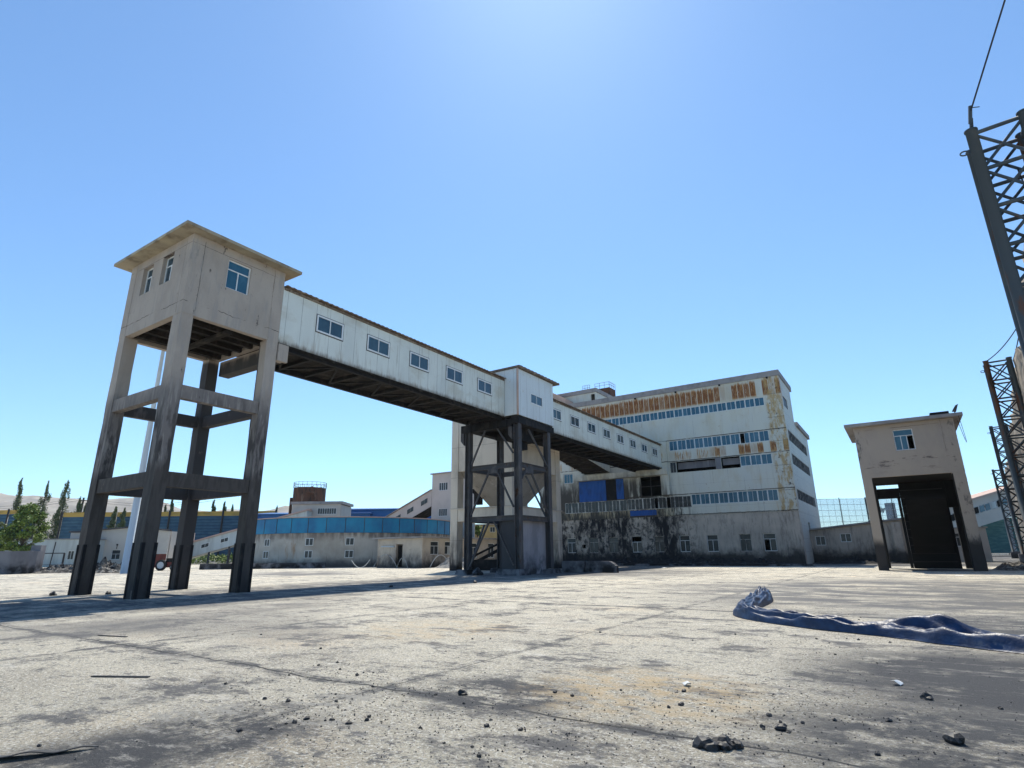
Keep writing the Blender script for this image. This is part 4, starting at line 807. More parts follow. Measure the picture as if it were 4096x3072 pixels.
# pump house with rusty tank
ph = thing('pump_house', vp(-41.6, 125), "small white flat-roofed house with a strip window, behind the round building", "building", None, YAW)
m = MB(); m.wall('y', -2, -5.2, 5.1, 0, 11.9, .2, -1, [(.2, 4.2, 9.8, 11.1)]); m.box(-5.2, 5.1, -1.7, 6, 0, 11.8); m.box(-.8, -.55, -2.08, -2.001, 7, 11.9); m.build('wall', m_pale, ph, local=True)
m = MB(); m.box(-5.5, 5.5, -2.4, 6.3, 11.91, 12.45); m.build('roof', m_fascia, ph, local=True)
window(ph, 'y', -2, .2, 4.2, 9.8, 11.1, -1, 7, recess=.05, fw=.07, glass=m_glassd, local=True)
tk = thing('water_tank', vp(-46.2, 131), "round rusty steel tank with a thin railing on its rim, above the white pump house", "tank", None, YAW)
m = MB(); m.tube([(0, 0, 12.8), (0, 0, 16.1)], 3.5, 36); m.build('tank_body', m_tank, tk, local=True, smooth=False)
m = MB()
for k in range(22):
    t = 2 * math.pi * k / 22; t2 = 2 * math.pi * (k + 1) / 22; p = (3.55 * math.cos(t), 3.55 * math.sin(t)); q = (3.55 * math.cos(t2), 3.55 * math.sin(t2)); m.bar((*p, 16.1), (*p, 17.3), .06)
    for z in (16.7, 17.3): m.bar((*p, z), (*q, z), .06)
m.bar((-.6, 0, 16.1), (.6, 0, 16.5), .3); m.build('railing', m_tank, tk, local=True)
m = MB(); m.box(-1.2, 1.2, -1.2, 1.2, 0, 12.79); m.tube([(-3.8, -.6, 9), (-3.8, -.6, 14)], .35, 8); m.tube([(.8, -3.5, 15), (2.2, -3.45, 14.7), (2.7, -3.2, 13.4)], .26, 8); m.build('support', m_tank, tk, local=True)
rg = thing('red_roofed_gallery', vp(-60, 120), "long low white inclined gallery with a pink roof, seen through the tower legs", "conveyor gallery", None, YAW)
def incl(m, x0, x1, za, zb, y0, y1, h): m.hexa([(x0, y0, za), (x1, y0, zb), (x1, y1, zb), (x0, y1, za), (x0, y0, za + h), (x1, y0, zb + h), (x1, y1, zb + h), (x0, y1, za + h)])
sl = .27
X0, X1 = -19, 17.5; zz = lambda x: 2.2 + (x + 12.7) * sl
m = MB(); incl(m, X0, X1, zz(X0) - 2.8, zz(X1) - 2.8, 0, 3, 2.8); m.build('wall', m_grayblue, rg, local=True)
m = MB(); incl(m, X0, X1 + .2, zz(X0) + .01, zz(X1 + .2) + .01, -.35, 3.2, .16); incl(m, X0, X1 + .2, zz(X0) + .17, zz(X1 + .2) + .17, .6, 2.3, .3); m.build('roof', m_pink, rg, local=True)
for x in (-6.0, -2.6, 1.2, 5, 9.4, 13):
    z = zz(x) - 1.7; m = MB(); incl(m, x - .8, x + .8, z - .8 * sl, z + .8 * sl, -.05, -.01, .85); f = m.build('window', m_frame, rg, local=True); m = MB(); incl(m, x - .7, x - .04, z - .7 * sl + .08, z - .04 * sl + .08, -.08, -.055, .68); incl(m, x + .04, x + .7, z + .04 * sl + .08, z + .7 * sl + .08, -.08, -.055, .68); m.build('pane', m_glassd, f, local=True)
m = MB()
for x in (-9, -5.5, -2, 2): m.box(x, x + .3, .3, .6, 0, max(.2, zz(x) - 2.75))
m.build('leg', m_steel, rg, local=True)
# blue sheds far behind
for X, D, w_, z1, lb in ((-52, 150, 30, 11.9, "long blue shed roof far behind the round building, left part"), (-34, 152, 34, 13.0, "tall blue shed far behind, right of the pump house")):
    s = thing('blue_shed', vp(X, D), lb, "shed", "blue sheds in the distance", YAW)
    m = MB(); m.box(-w_ / 2, w_ / 2, 0, 22, 0, z1 - .3); m.build('wall', m_shedblue, s, local=True)
    m = MB(); m.hexa([(-w_ / 2 - .3, -.4, z1 - .29), (w_ / 2 + .3, -.4, z1 - .29), (w_ / 2 + .3, 22.4, z1 - .29), (-w_ / 2 - .3, 22.4, z1 - .29), (-w_ / 2 - .3, -.4, z1 - .05), (w_ / 2 + .3, -.4, z1 - .05), (w_ / 2 + .3, 11, z1 + 1), (-w_ / 2 - .3, 11, z1 + 1)]); m.build('roof', m_shedblue, s, local=True)
# building seen through the frame
yb = thing('yellow_building', vp(-4.5, 112), "yellowish building with a small window seen low through the steel frame", "building", None, YAW)
m = MB(); m.wall('y', 0, -5, 8, 0, 6.7, .3, -1, [(.0, 1.0, 5.4, 6.4)]); m.box(-5, 8, .6, 8, 0, 6.6); m.build('wall', m_yellowwall, yb, local=True); window(yb, 'y', 0, 0, 1, 5.4, 6.4, -1, 1, recess=.1, local=True, glass=m_glassd)
m = MB(); m.box(-5.3, 8.3, -.3, 8.2, 6.71, 6.9); m.build('roof', m_fascia, yb, local=True)

# left: small buildings, wall, piles, fence
lb_ = thing('pale_workshop', vp(-73.6, 112), "tall beige workshop with a dark sloping roof edge behind the tower legs", "building", None, YAW)
m = MB(); m.wall('y', 0, -9.3, 8.1, -.2, 6.2, .3, -1, [(-2.35, -.7, 1.15, 2.9)]); m.box(-9.3, 8.1, .7, 9, 0, 6.2); m.poly([(-9.3, 0, 6.21), (8.1, 0, 6.21), (8.1, .3, 6.21), (-9.3, .3, 6.21), (1.2, 0, 6.95), (1.2, .3, 6.95)], [(0, 1, 4), (3, 5, 2), (0, 3, 2, 1)]); m.build('wall', m_pale, lb_, local=True)
m = MB(); m.bar((-9.8, -.1, 6.3), (1.2, -.1, 7.1), .8, .22); m.bar((1.2, -.1, 7.1), (8.3, -.1, 6.35), .8, .22); m.build('roof', m_steel, lb_, local=True)
window(lb_, 'y', 0, -2.35, -.7, 1.15, 2.9, -1, 1, trans=.75, recess=.1, glass=m_glassd, local=True)
m = MB()
for x in (-1.6, 1.1): m.box(x, x + .25, -.15, 0, 3.7, 3.95); m.box(x + .1, x + .15, -.12, 0, 3.1, 3.7)
m.build('bracket', m_blacksteel, lb_, local=True)
gb = thing('grey_shed', vp(-85.5, 106), "long low pale grey clad shed with one window, at far left behind the rubble", "shed", None, YAW)
m = MB(); m.wall('y', 0, -6, 8, -.2, 4.7, .2, -1, [(5.8, 6.9, 1.2, 2.75)]); m.box(-6, 8, .5, 7, 0, 4.65); m.build('wall', m_grayblue, gb, local=True); window(gb, 'y', 0, 5.8, 6.9, 1.2, 2.75, -1, 1, recess=.08, glass=m_glassd, local=True)
m = MB(); m.box(-6.2, 8.2, -.2, 7.2, 4.71, 4.85); m.build('roof', m_fascia, gb, local=True)
cp = thing('concrete_block_house', vp(-81.4, 109), "narrow beige block with a dark cap, between the grey shed and the workshop", "building", None, YAW)
m = MB(); m.box(-.7, 1.6, 0, 3, 0, 6.0); m.build('wall', m_pale, cp, local=True); m = MB(); m.box(-1.0, 1.8, -.2, 3.1, 6.01, 6.3); m.build('roof', m_steel, cp, local=True)
wl = thing('yard_wall', vp(-55, 64), "dark dusty grey curved wall at the left edge with a raised end pier", "wall")
m = MB(); pts = [vp(-64, 60.2), vp(-58, 60.6), vp(-54.5, 61.2), vp(-52.4, 62.0), vp(-51.5, 62.8), vp(-51.2, 63.6), vp(-51.3, 64.4)]
P_ = []
for a, b in zip(pts, pts[1:]):
    for k in range(5): P_.append(Vector(a).lerp(Vector(b), k / 5))
P_.append(Vector(pts[-1]))
for i, p in enumerate(P_):
    d = (P_[min(i + 1, len(P_) - 1)] - P_[max(i - 1, 0)]).normalized(); q = Vector((-d.y, d.x, 0)) * .18; h = 2.3 + .07 * mn.noise(Vector((i * .7, 0, 0)))
    m.v += [tuple(p - q), tuple(p + q), tuple(p + q + Vector((0, 0, h))), tuple(p - q + Vector((0, 0, h)))]
for i in range(len(P_) - 1):
    for e in range(4): a = 4 * i + e; b = 4 * i + (e + 1) % 4; m.f.append((a, b, b + 4, a + 4))
m.build('wall', m_graywall, wl); m = MB(); a = vp(-51.5, 63.8); b = vp(-51.9, 65.0); m.bar((a[0], a[1], 1.45), (b[0], b[1], 1.45), .9, 2.9); m.build('pier', m_graywall, wl)
for X, D, r, h, lb in ((-51, 67, 4.0, 1.1, "pile of dark coal rubble beside the grey wall end"), (-48.4, 67, 3.4, 1.0, "low grey rubble mound left of the tower's left leg"), (-43.4, 64, 2.6, 1.7, "black spoil mound with broken slabs between the two left tower legs"), (-41.6, 65, 1.6, 3.0, "tall ragged rubble heap behind the nearest tower leg")):
    c = vp(X, D); m = MB(); n = 34
    for j in range(n):
        for i in range(n):
            u = 2 * i / (n - 1) - 1; v = 2 * j / (n - 1) - 1; d = math.hypot(u, v); x = c[0] + u * r; y = c[1] + v * r
            q = max(0, 1 - d) ** .8 * (.6 + .7 * mn.noise(Vector((x * .8, y * .8, X))) + .55 * mn.noise(Vector((x * 2.6, y * 2.6, X)))+ .3 * mn.noise(Vector((x * 6, y * 6, X))))
            m.v.append((x, y, h * q - .03))
    for j in range(n - 1):
        for i in range(n - 1): a = j * n + i; m.f.append((a, a + 1, a + n + 1, a + n))
    tag(m.build('rubble_mound', m_rubble), lb, "rubble mound", "rubble mounds at the back left of the yard")
pf = thing('pipe_frame', vp(-53.6, 70), "rusty thin pipe frame standing in front of the grey shed", "frame", None, YAW)
m = MB(); m.bar((-2, 0, 0), (-2, 0, 2.1), .1); m.bar((.6, 0, 0), (.6, 0, 2.1), .14); m.bar((-2, 0, 2.1), (.6, 0, 2.1), .1); m.bar((-2, 0, .8), (3, .1, .8), .05); m.bar((-.9, 0, 0), (-.7, 0, 3.4), .08); m.build('frame', m_post, pf, local=True)
m = MB(); pts = [vp(-38.6, 73.5), vp(-36, 74), vp(-30, 75), vp(-24, 76)]
for a, b in zip(pts, pts[1:]): m.bar((a[0], a[1], .33), (b[0], b[1], .33), .5, .7)
tag(m.build('retaining_kerb_wall', m_graywall), "low dark concrete retaining wall seen between the tower legs", "wall")
# wheeled machine
wm = thing('wheeled_machine', vp(-41, 70.5), "red and black wheeled yard machine standing behind the nearest tower leg", "machine", None, YAW)
m = MB(); m.box(-1.6, 1.2, -.5, .9, .35, .95); m.box(-1.5, -.7, -.4, .8, .95, 1.9); m.build('body', m_red, wm, local=True)
m = MB(); m.box(.1, 1.6, -.45, .85, .95, 1.4); m.tube([(1.0, .2, 1.4), (1.0, .2, 2.3)], .09, 8); m.bar((1.4, 0, .4), (2.6, 0, .5), .25); m.build('engine', m_blacksteel, wm, local=True)
for x, r in ((-.3, .62), (1.2, .4)):
    m = MB(); m.tube([(x, -.75, r), (x, -.52, r)], r, 20); w_ = m.build('wheel', m_tyre, wm, local=True); m = MB(); m.tube([(x, -.78, r), (x, -.751, r)], r * .62, 20); m.build('rim', m_white, w_, local=True)
for k, (X, lb) in enumerate(((-36.9, "dark post with a curled hose standing behind the low wall"), (-35.8, "thin dark leaning post behind the low wall"))):
    p = thing('post', vp(X, 77), lb, "post"); m = MB(); a = vp(X, 77); m.tube([(a[0], a[1], 0), (a[0] + .1, a[1], 2.4 - k * .7)], .09, 8); m.build('shaft', m_post, p)
# tall white lamp pole
lp = thing('lighting_mast', vp(-39, 60), "very tall tapering white lighting pole behind the concrete tower", "pole")
a = vp(-39, 60); m = MB(); m.tube([(a[0], a[1], 0), (a[0], a[1], 10), (a[0], a[1], 26)], [.40, .30, .15], 12); m.build('shaft', m_white, lp, smooth=True)
m = MB(); m.tube([(a[0], a[1], 25.4), (a[0], a[1], 25.6)], 1.0, 16); m.build('lamp_ring', m_white, lp)
up = thing('utility_pole', vp(-138.5, 186), "dark wooden utility pole among the far poplars on the left", "pole")
a = vp(-138.5, 186); m = MB(); m.tube([(a[0], a[1], 0), (a[0] + .6, a[1], 20)], .28, 8); m.build('shaft', m_bark, up); m = MB(); m.bar((a[0] - 1, a[1] - .6, 19), (a[0] + 1.6, a[1] + .8, 19.2), .2); m.build('crossarm', m_bark, up)
for dz in (19.3, 20.0):
    q = vp(-230, 200, dz + 1.5); q2 = vp(-90, 178, dz - 1); tag(catenary(q, (a[0] + .5, a[1], dz), 3, .04).build('power_line', m_cable), "thin power line running left from the far utility pole, %s strand" % ("lower" if dz < 19.5 else "upper"), "power line")
    tag(catenary((a[0] + .5, a[1], dz), q2, 2, .04).build('power_line', m_cable), "thin power line running right from the far utility pole, %s strand" % ("lower" if dz < 19.5 else "upper"), "power line")

def fence(name, x0, x1, D0, D1, z0, z1, step, mats, label, posts=True, ztop=None, postw=.35):
    F = thing(name, vp((x0 + x1) / 2, (D0 + D1) / 2), label, "fence"); n = max(1, round((x1 - x0) / step))
    for k in range(n):
        t0, t1 = k / n, (k + 1) / n; a = vp(x0 + (x1 - x0) * t0, D0 + (D1 - D0) * t0); b = vp(x0 + (x1 - x0) * t1, D0 + (D1 - D0) * t1)
        d = (Vector(b) - Vector(a)).normalized() * .2; a_ = Vector(a) + d; b_ = Vector(b) - d
        m = MB(); m.bar((a_.x, a_.y, (z0 + z1) / 2), (b_.x, b_.y, (z0 + z1) / 2), .12, z1 - z0); m.build('panel', mats[0], F)
        if ztop: m = MB(); m.bar((a_.x, a_.y, (z1 + ztop) / 2), (b_.x, b_.y, (z1 + ztop) / 2), .16, ztop - z1 - .02); m.build('top_panel', mats[1], F)
    for k in range(n + 1):
        t0 = k / n; a = vp(x0 + (x1 - x0) * t0, D0 + (D1 - D0) * t0 - .3); m = MB(); m.bar((a[0], a[1], 0), (a[0], a[1], (ztop or z1) + .3), postw, postw); m.build('post', m_post, F)
fence('windbreak_fence', -131.5, -70, 170, 172, .5, 12.9, 7.7, (m_fence_b, m_fence_y), "tall blue windbreak fence with a yellow top strip behind the left buildings", ztop=14.2)
fence('windbreak_fence', -165, -139, 171, 170, .5, 13.9, 8.6, (m_fence_b, m_fence_y), "tall blue windbreak fence section at the far left, behind the green tree", ztop=15.1)
fence('windbreak_fence', 92, 152, 125, 128, .5, 7.6, 7.5, (m_fence_t, m_fence_t), "teal windbreak fence below the sloping white gallery on the right")

# right: low building, sloping gallery, net fence
lr = thing('low_side_building', (-5, 84, 0), "low stained beige building between the big building and the booth", "building")
lw = [(-9.6, -8.3, 2.1, 3.25), (-6.6, -5.3, 2.5, 3.7)]
m = MB(); m.wall('y', 82, -9.6 - 2, 1.2, 0, 3.6, .3, -1, [(-6.55, -5.4, 2.45, 3.45), (-9.3, -8.2, 2.1, 3.2)]); m.hexa([(-11.6, 82, 3.601), (1.2, 82, 3.601), (1.2, 82.3, 3.601), (-11.6, 82.3, 3.601), (-11.6, 82, 3.7), (1.2, 82, 5.0), (1.2, 82.3, 5.0), (-11.6, 82.3, 3.7)]); m.box(-9.5, 1.2, 82.6, 90, 0, 3.6)
m.box(-3.1, -2.6, 81.7, 81.99, 0, 4.3); m.box(-1.1, -.2, 81.6, 81.99, 0, 4.6); m.build('wall', m_basewall, lr)
m = MB(); m.hexa([(-11.8, 81.6, 3.72), (1.4, 81.6, 5.02), (1.4, 90, 5.02), (-11.8, 90, 3.72), (-11.8, 81.6, 3.9), (1.4, 81.6, 5.2), (1.4, 90, 5.2), (-11.8, 90, 3.9)]); m.build('roof', m_fascia, lr)
window(lr, 'y', 82, -6.55, -5.4, 2.45, 3.45, -1, 1, recess=.08, glass=m_glassd); window(lr, 'y', 82, -9.3, -8.2, 2.1, 3.2, -1, 1, recess=.08, glass=m_glassd)
heap('coal_heap', -10, .2, 78.5, 81.5, .9, m_heap, "short black coal heap at the foot of the low beige building", "coal heap", 5, 50, 12, .7)
rh = thing('white_hut', (5, 92, 0), "small white hut with one window glimpsed between the booth legs", "hut")
m = MB(); m.wall('y', 90, 4.2, 8.2, 0, 3.9, .2, -1, [(4.75, 5.6, 1.8, 3.4)]); m.box(4.2, 8.2, 90.4, 96, 0, 3.85); m.build('wall', m_pale, rh); m = MB(); m.box(4.0, 8.4, 89.8, 96.2, 3.91, 4.05); m.build('roof', m_fascia, rh); window(rh, 'y', 90, 4.75, 5.6, 1.8, 3.4, -1, 1, trans=.5, recess=.08, glass=m_glassd)
sg = thing('sloping_gallery', vp(100, 118), "white sloping gallery with a broken window strip and pink roof behind the masts", "conveyor gallery", None, YAW)
k_ = 118 / 80.; sl2 = (9.59 - 7.9) / (69.32 - 63.04)
m = MB(); x0, x1 = -14.0, 22.0; zt = lambda x: (7.9 - 1.6 + (100 + x - 63.04 * k_) / k_ * sl2) * k_ + 1.6
incl(m, x0, x1, zt(x0) - 5.3, zt(x1) - 5.3, 0, 4.5, 5.3); m.build('wall', m_pale, sg, local=True)
m = MB(); incl(m, x0, x1, zt(x0) + .01, zt(x1) + .01, -.5, 5, .35); m.build('roof', m_pink, sg, local=True)
m = MB(); incl(m, x0 + .5, x1, zt(x0 + .5) - 2.9, zt(x1) - 2.9, -.06, -.01, 1.5); m.build('window_strip', m_frameg, sg, local=True)
x = x0 + .8; i = 0
while x < x1 - 1.5:
    i += 1; m = MB(); incl(m, x, x + .95, zt(x) - 2.75, zt(x + .95) - 2.75, -.1, -.061, 1.2); m.build('pane', (m_glasst, m_grayblue, m_dark, m_glasst)[i % 4], sg, local=True); x += 1.25
m = MB()
for x in (-8, 0, 8, 16): m.box(x, x + .6, 1, 1.6, 0, zt(x) - 5.25)
m.build('leg', m_fascia, sg, local=True)
nf = thing('net_fence', vp(82, 140), "tall pale see-through net fence on dark posts behind the low buildings on the right", "fence")
def nfence(x0, x1, D, h, step):
    for k in range(int((x1 - x0) / step) + 1):
        a = vp(x0 + k * step, D); m = MB(); m.bar((a[0], a[1], 0), (a[0], a[1], h + .3), .28 if k % 2 else .16); m.build('post', m_post, nf)
    m = MB(); a, b = vp(x0, D), vp(x1, D)
    for z in [h - 1.35 * i for i in range(9)]: m.bar((a[0], a[1], z), (b[0], b[1], z), .05, .07)
    for k in range(int((x1 - x0) / 1.6)): q = vp(x0 + k * 1.6, D); m.bar((q[0], q[1], 0), (q[0], q[1], h), .05)
    m.build('wire_grid', m_frameg, nf)
    m = MB(); a, b = vp(x0, D + .2), vp(x1, D + .2); m.bar((a[0], a[1], h / 2), (b[0], b[1], h / 2), .02, h); m.build('netting', m_netfine, nf)
nfence(66, 160, 140, 13.3, 6.3)
cw = thing('chimney_stack', vp(103, 150), "short dark yellowish stack rising behind the net fence", "chimney"); a = vp(92.5, 143); m = MB(); m.tube([(a[0], a[1], 0), (a[0], a[1], 12.4)], 1.1, 14); m.build('shaft', m_steel, cw)

# ------------------------------------------------------------------ trees
def leaves(m, c, r, n, size, up=.3):
    for _ in range(n):
        d = Vector((random.gauss(0, 1), random.gauss(0, 1), random.gauss(0, 1))).normalized() * (random.random() ** .45)
        p = Vector(c) + Vector((d.x * r[0], d.y * r[1], d.z * r[2])); s = size * random.uniform(.5, 1.3)
        a = Vector((random.uniform(-1, 1), random.uniform(-1, 1), random.uniform(-.6, 1))).normalized() * s; b = a.cross(Vector((random.uniform(-1, 1), random.uniform(-1, 1), random.uniform(-1, 1)))).normalized() * s * .55
        m.poly([p - a, p + b, p + a, p - b], [(0, 1, 2, 3)])
def broadleaf(name, X, D, H, Wd, nl, label, cat="tree", mat=m_leaf, size=.16, clumps=34, z0=.8, group=None):
    c = Vector(vp(X, D)); T = thing(name, c, label, cat, group); m = MB(); cr = MB()
    m.tube([c, c + Vector((.1, 0, H * .35)), c + Vector((.15, .1, H * .8))], [H * .03, H * .022, .03], 8)
    for k in range(clumps):
        t = random.uniform(0, 2 * math.pi); z = z0 + (H - z0) * random.random() ** .8; f = math.sin(math.pi * min(.97, max(.12, (z - z0) / (H - z0) * .8 + .12))) ; rr = Wd * f * random.uniform(.35, 1)
        p = c + Vector((rr * math.cos(t), rr * math.sin(t), z)); q = random.uniform(.09, .2) * Wd + .25
        m.tube([c + Vector((0, 0, z * .55)), c + (p - c) * .6 + Vector((0, 0, z * .02)), p], [.06, .035, .012], 5, False)
        leaves(cr, p, (q * 1.25, q * 1.25, q * .8), nl // clumps, size)
    m.build('trunk', m_bark, T); cr.build('crown', mat, T); return T
def poplar(X, D, H, Wd, label, nl=4200, lean=0.0):
    Wd *= 1.35
    c = Vector(vp(X, D)); T = thing('poplar_tree', c, label, "tree", "poplars behind the windbreak fence"); m = MB(); cr = MB()
    m.tube([c, c + Vector((lean * .5, 0, H * .5)), c + Vector((lean, 0, H * .96))], [.3, .2, .04], 7)
    for k in range(60):
        z = H * (.12 + .88 * (k / 59.) ** .9); f = (1 - (z / H)) ** .75 * (.35 + .65 * min(1, z / (H * .3))) + .05; f *= random.uniform(.55, 1.25); t = random.uniform(0, 6.28); rr = Wd * f * random.uniform(.1, .75)
        p = c + Vector((lean * z / H + rr * math.cos(t), rr * math.sin(t), z)); leaves(cr, p, (Wd * .24 * f + .1, Wd * .24 * f + .1, H * .06), nl // 60, .22)
        m.tube([c + Vector((lean * (z - 1) / H, 0, max(0, z - 1.2))), p], [.05, .015], 4, False)
    m.build('trunk', m_bark, T); cr.build('crown', m_poplar, T)
pop = [(-152.7, 178, 24.2, 3.6), (-144.4, 178, 23.4, 3.8), (-138.2, 178, 23.6, 3.6), (-140.8, 180, 16, 3.4), (-134.9, 180, 18.8, 2.4), (-132.8, 180, 16.8, 1.8), (-113.7, 166, 14.8, 2.4), (-111, 166, 14.4, 2.2), (-106, 180, 18.0, 2.4), (-109, 182, 16.4, 1.6), (-93, 180, 17.4, 2.8), (-90.6, 182, 17.2, 2.0), (-87.5, 181, 16.2, 1.6), (-75, 184, 15.8, 1.7)]
plb = ["tallest slender poplar at the far left above the green tree", "tall slender poplar above the right side of the green tree", "bushy tall poplar just left of the dark fence edge", "shorter poplar leaning against the tall one by the fence edge", "thin poplar beside the utility pole", "small narrow poplar left of the concrete tower leg", "left of two short poplars in front of the yellow strip", "right of two short poplars by the white pole", "pointed poplar seen between the nearest and rear tower legs", "tiny thin poplar beside the pointed one between tower legs", "dense dark poplar seen through the tower's right bay", "thin dark poplar in the tower's right bay", "small bare poplar next to the tower's right leg", "lone small poplar left of the rusty tank"]
for (X, D, H, w_), lb in zip(pop, plb): poplar(X, D, H, w_, lb, lean=random.uniform(-.1, .35))
broadleaf('leafy_tree', -76.6, 92, 9.6, 3.0, 9000, "bright green leafy tree rising behind the left wall", clumps=60, size=.19)
broadleaf('leafy_tree', -84.5, 93, 6.2, 4.6, 8000, "wide low green bushy tree at the left edge above the wall", clumps=60, size=.19)
broadleaf('leafy_tree', -94, 104, 10.2, 3.4, 3500, "dark green tree top at the far left edge behind the others", clumps=30, size=.24, mat=m_poplar)
broadleaf('leafy_bush', -6.6, 104, 6.2, 1.7, 2200, "green bush seen low through the black steel frame", "bush", clumps=22, size=.17)
for X, D, H, w_, lb in ((75, 150, 12.5, 3.2, "bare dark tree behind the net fence, nearest the big building"), (95, 152, 12, 3.0, "bare dark tree behind the net fence, left of the booth"), (128, 165, 16.6, 3.4, "tree top poking above the net fence right of the booth")):
    broadleaf('roadside_tree', X, D, H, w_, 1500, lb, clumps=26, size=.26, mat=m_poplar, group="trees behind the net fence")
hb = MB()
for k in range(240):
    X = random.uniform(-72, -30); D = random.uniform(128, 136); c = vp(X, D, random.uniform(.2, 1.6)); leaves(hb, c, (1, 1, .8), 24, .22)
tag(hb.build('undergrowth', m_leaf), "green undergrowth beneath the pink-roofed gallery", "undergrowth", None, 'stuff')

# ------------------------------------------------------------------ tarp
tp = MB(); cl = [(-4.55, 23.3, .3), (-4.4, 22.2, .6), (-4.22, 20.8, .7), (-4.1, 19.3, .6), (-3.97, 17.8, .5), (-3.85, 16.6, .5), (-3.45, 15.7, .44), (-2.5, 14.85, .44), (-1.6, 14.35, .48), (-.9, 14.15, .7), (-.2, 13.95, 1.0), (.5, 13.65, 1.3), (1.2, 13.35, 1.5), (2.4, 12.9, 1.7), (4, 12.2, 1.7)]
def cat(p0, p1, p2, p3, t): return .5 * ((2 * p1) + (-p0 + p2) * t + (2 * p0 - 5 * p1 + 4 * p2 - p3) * t * t + (-p0 + 3 * p1 - 3 * p2 + p3) * t ** 3)
path = []
for i in range(len(cl) - 1):
    q = [Vector(cl[max(0, min(len(cl) - 1, j))]) for j in (i - 1, i, i + 1, i + 2)]
    for k in range(14): path.append(cat(*q, k / 14))
nw = 46
for i, p in enumerate(path):
    d = (path[min(i + 1, len(path) - 1)] - path[max(i - 1, 0)]); d.z = 0; d.normalize(); nrm = Vector((d.y, -d.x, 0)); wd = p.z; s = i * .12
    if nrm.y > 0 and i > 40: nrm = nrm
    hump = math.exp(-((p.x - .05) / .55) ** 2) * (1 if i > 60 else 0); head = max(0, 1 - i / 52.)
    for j in range(nw):
        w = 2 * j / (nw - 1) - 1      # -1 .. +1 across
        edge = max(0, 1 - abs(w) ** 8); right = max(0, min(1, (p.x + 1.6) / 1.6)) if i > 40 else 0
        rid = lambda a, b, c: max(0, 1 - 4.0 * abs(mn.noise(Vector((a, b, c)))))
        z = edge * (.13 * (1 - right) + .02)
        z += edge * (.10 * rid(s * .35 + w * .7, w * 1.3, 3) * (1 - .4 * right) + .06 * rid(s * .45 - w, w * 2.2, 8) + .02 * mn.noise(Vector((s * 3, w * 6, 9))))
        z += right * (.17 * max(0, 1 - ((w - .8) / .17) ** 2) + .11 * max(0, 1 - abs(w - .25 - .15 * math.sin(s * .5)) / .22) + .12 * max(0, 1 - abs(w + .62) / .28))
        z += hump * .24 * max(0, 1 - abs(w + .5 + (p.x - .05) * .3) / .42) + head * edge * (.10 * rid(s * .5, w * .8, 5) + .05 * abs(math.sin(s * 4.0 + w)))
        side = wd / 2 * w * (1 + .12 * mn.noise(Vector((s * .8, 3 if w > 0 else 8, 1))))
        if abs(w) > .985: z = .012
        tp.v.append((p.x + nrm.x * side, p.y + nrm.y * side, z))
for i in range(len(path) - 1):
    for j in range(nw - 1): a = i * nw + j; tp.f.append((a, a + 1, a + nw + 1, a + nw))
o = tp.build('tarpaulin', m_tarp, smooth=True); tag(o, "long crumpled dark blue tarpaulin lying across the yard on the right", "tarpaulin")

# ------------------------------------------------------------------ coal lumps, litter
def lump_mesh(seed, r, mat=m_coal, flat=.8):
    import bmesh
    bm = bmesh.new(); bmesh.ops.create_icosphere(bm, subdivisions=2, radius=1)
    for v in bm.verts:
        n = 1 + .55 * mn.noise(v.co * 1.1 + Vector((seed, 0, 0))) + .3 * mn.noise(v.co * 2.7 + Vector((0, seed, 0))); v.co = Vector((v.co.x * n * 1.1, v.co.y * n * .9, max(-.45, v.co.z * n * flat))) * r
    me = bpy.data.meshes.new('coal_lump'); bm.to_mesh(me); bm.free(); me.materials.append(mat); return me
LM = [lump_mesh(i * 3.7, .05) for i in range(6)]
def lump(x, y, s, label, group="coal lumps scattered on the yard", me=None, name='coal_lump', z=0):
    o = bpy.data.objects.new(name, me or random.choice(LM)); COL.objects.link(o); o.location = (x, y, z + .018 * s); o.scale = (s, s * random.uniform(.8, 1.1), s * random.uniform(.8, 1.1)); o.rotation_euler = (0, 0, random.uniform(0, 6.28)); tag(o, label, "coal lump", group)
for dx, dy, s, lb in ((-.14, .05, 1.6, "leftmost tall lump of the coal cluster at bottom right"), (-.06, -.03, 1.35, "front left lump of the coal cluster at bottom right"), (.03, .05, 1.7, "largest middle lump of the coal cluster at bottom right"), (.06, -.04, 1.1, "small front lump of the coal cluster at bottom right"), (.14, .02, 1.2, "rightmost lump of the coal cluster at bottom right")):
    lump(-1.6 + dx * .834 * 1.0, 5.52 + dx * .552 + dy, s, lb, "lumps of the coal cluster")
for x, y, s, lb in ((.07, 6.72, 1.5, "flat muddy clod alone near the bottom right corner"), (-.09, 8.41, 1.2, "solitary black lump on the dark dust at right"), (-1.25, 6.35, 1.0, "black lump just beyond the coal cluster"), (-4.65, 5.9, 1.0, "black lump in the joint at bottom centre")): lump(x, y, s, lb)
n = 0; tries = 0
gl = "small black coal lump lying loose on the pale concrete yard"
def inview(x, y):
    X = math.cos(YAW) * x + math.sin(YAW) * y; D = -math.sin(YAW) * x + math.cos(YAW) * y; return D > 2.2 and abs(X) < D * .98
cl_c = [(-5.6, 4.4, .9), (-5.2, 5.75, 1.2), (-2.2, 6.9, 1.6), (-1.5, 6.2, 1.4), (-.8, 7.5, 1.6), (-1.5, 12.2, 1.8), (-3.8, 4.6, 1.2), (-2.6, 5.0, 1.2), (-7, 5.7, 1.2), (1.6, 17.5, 2)]
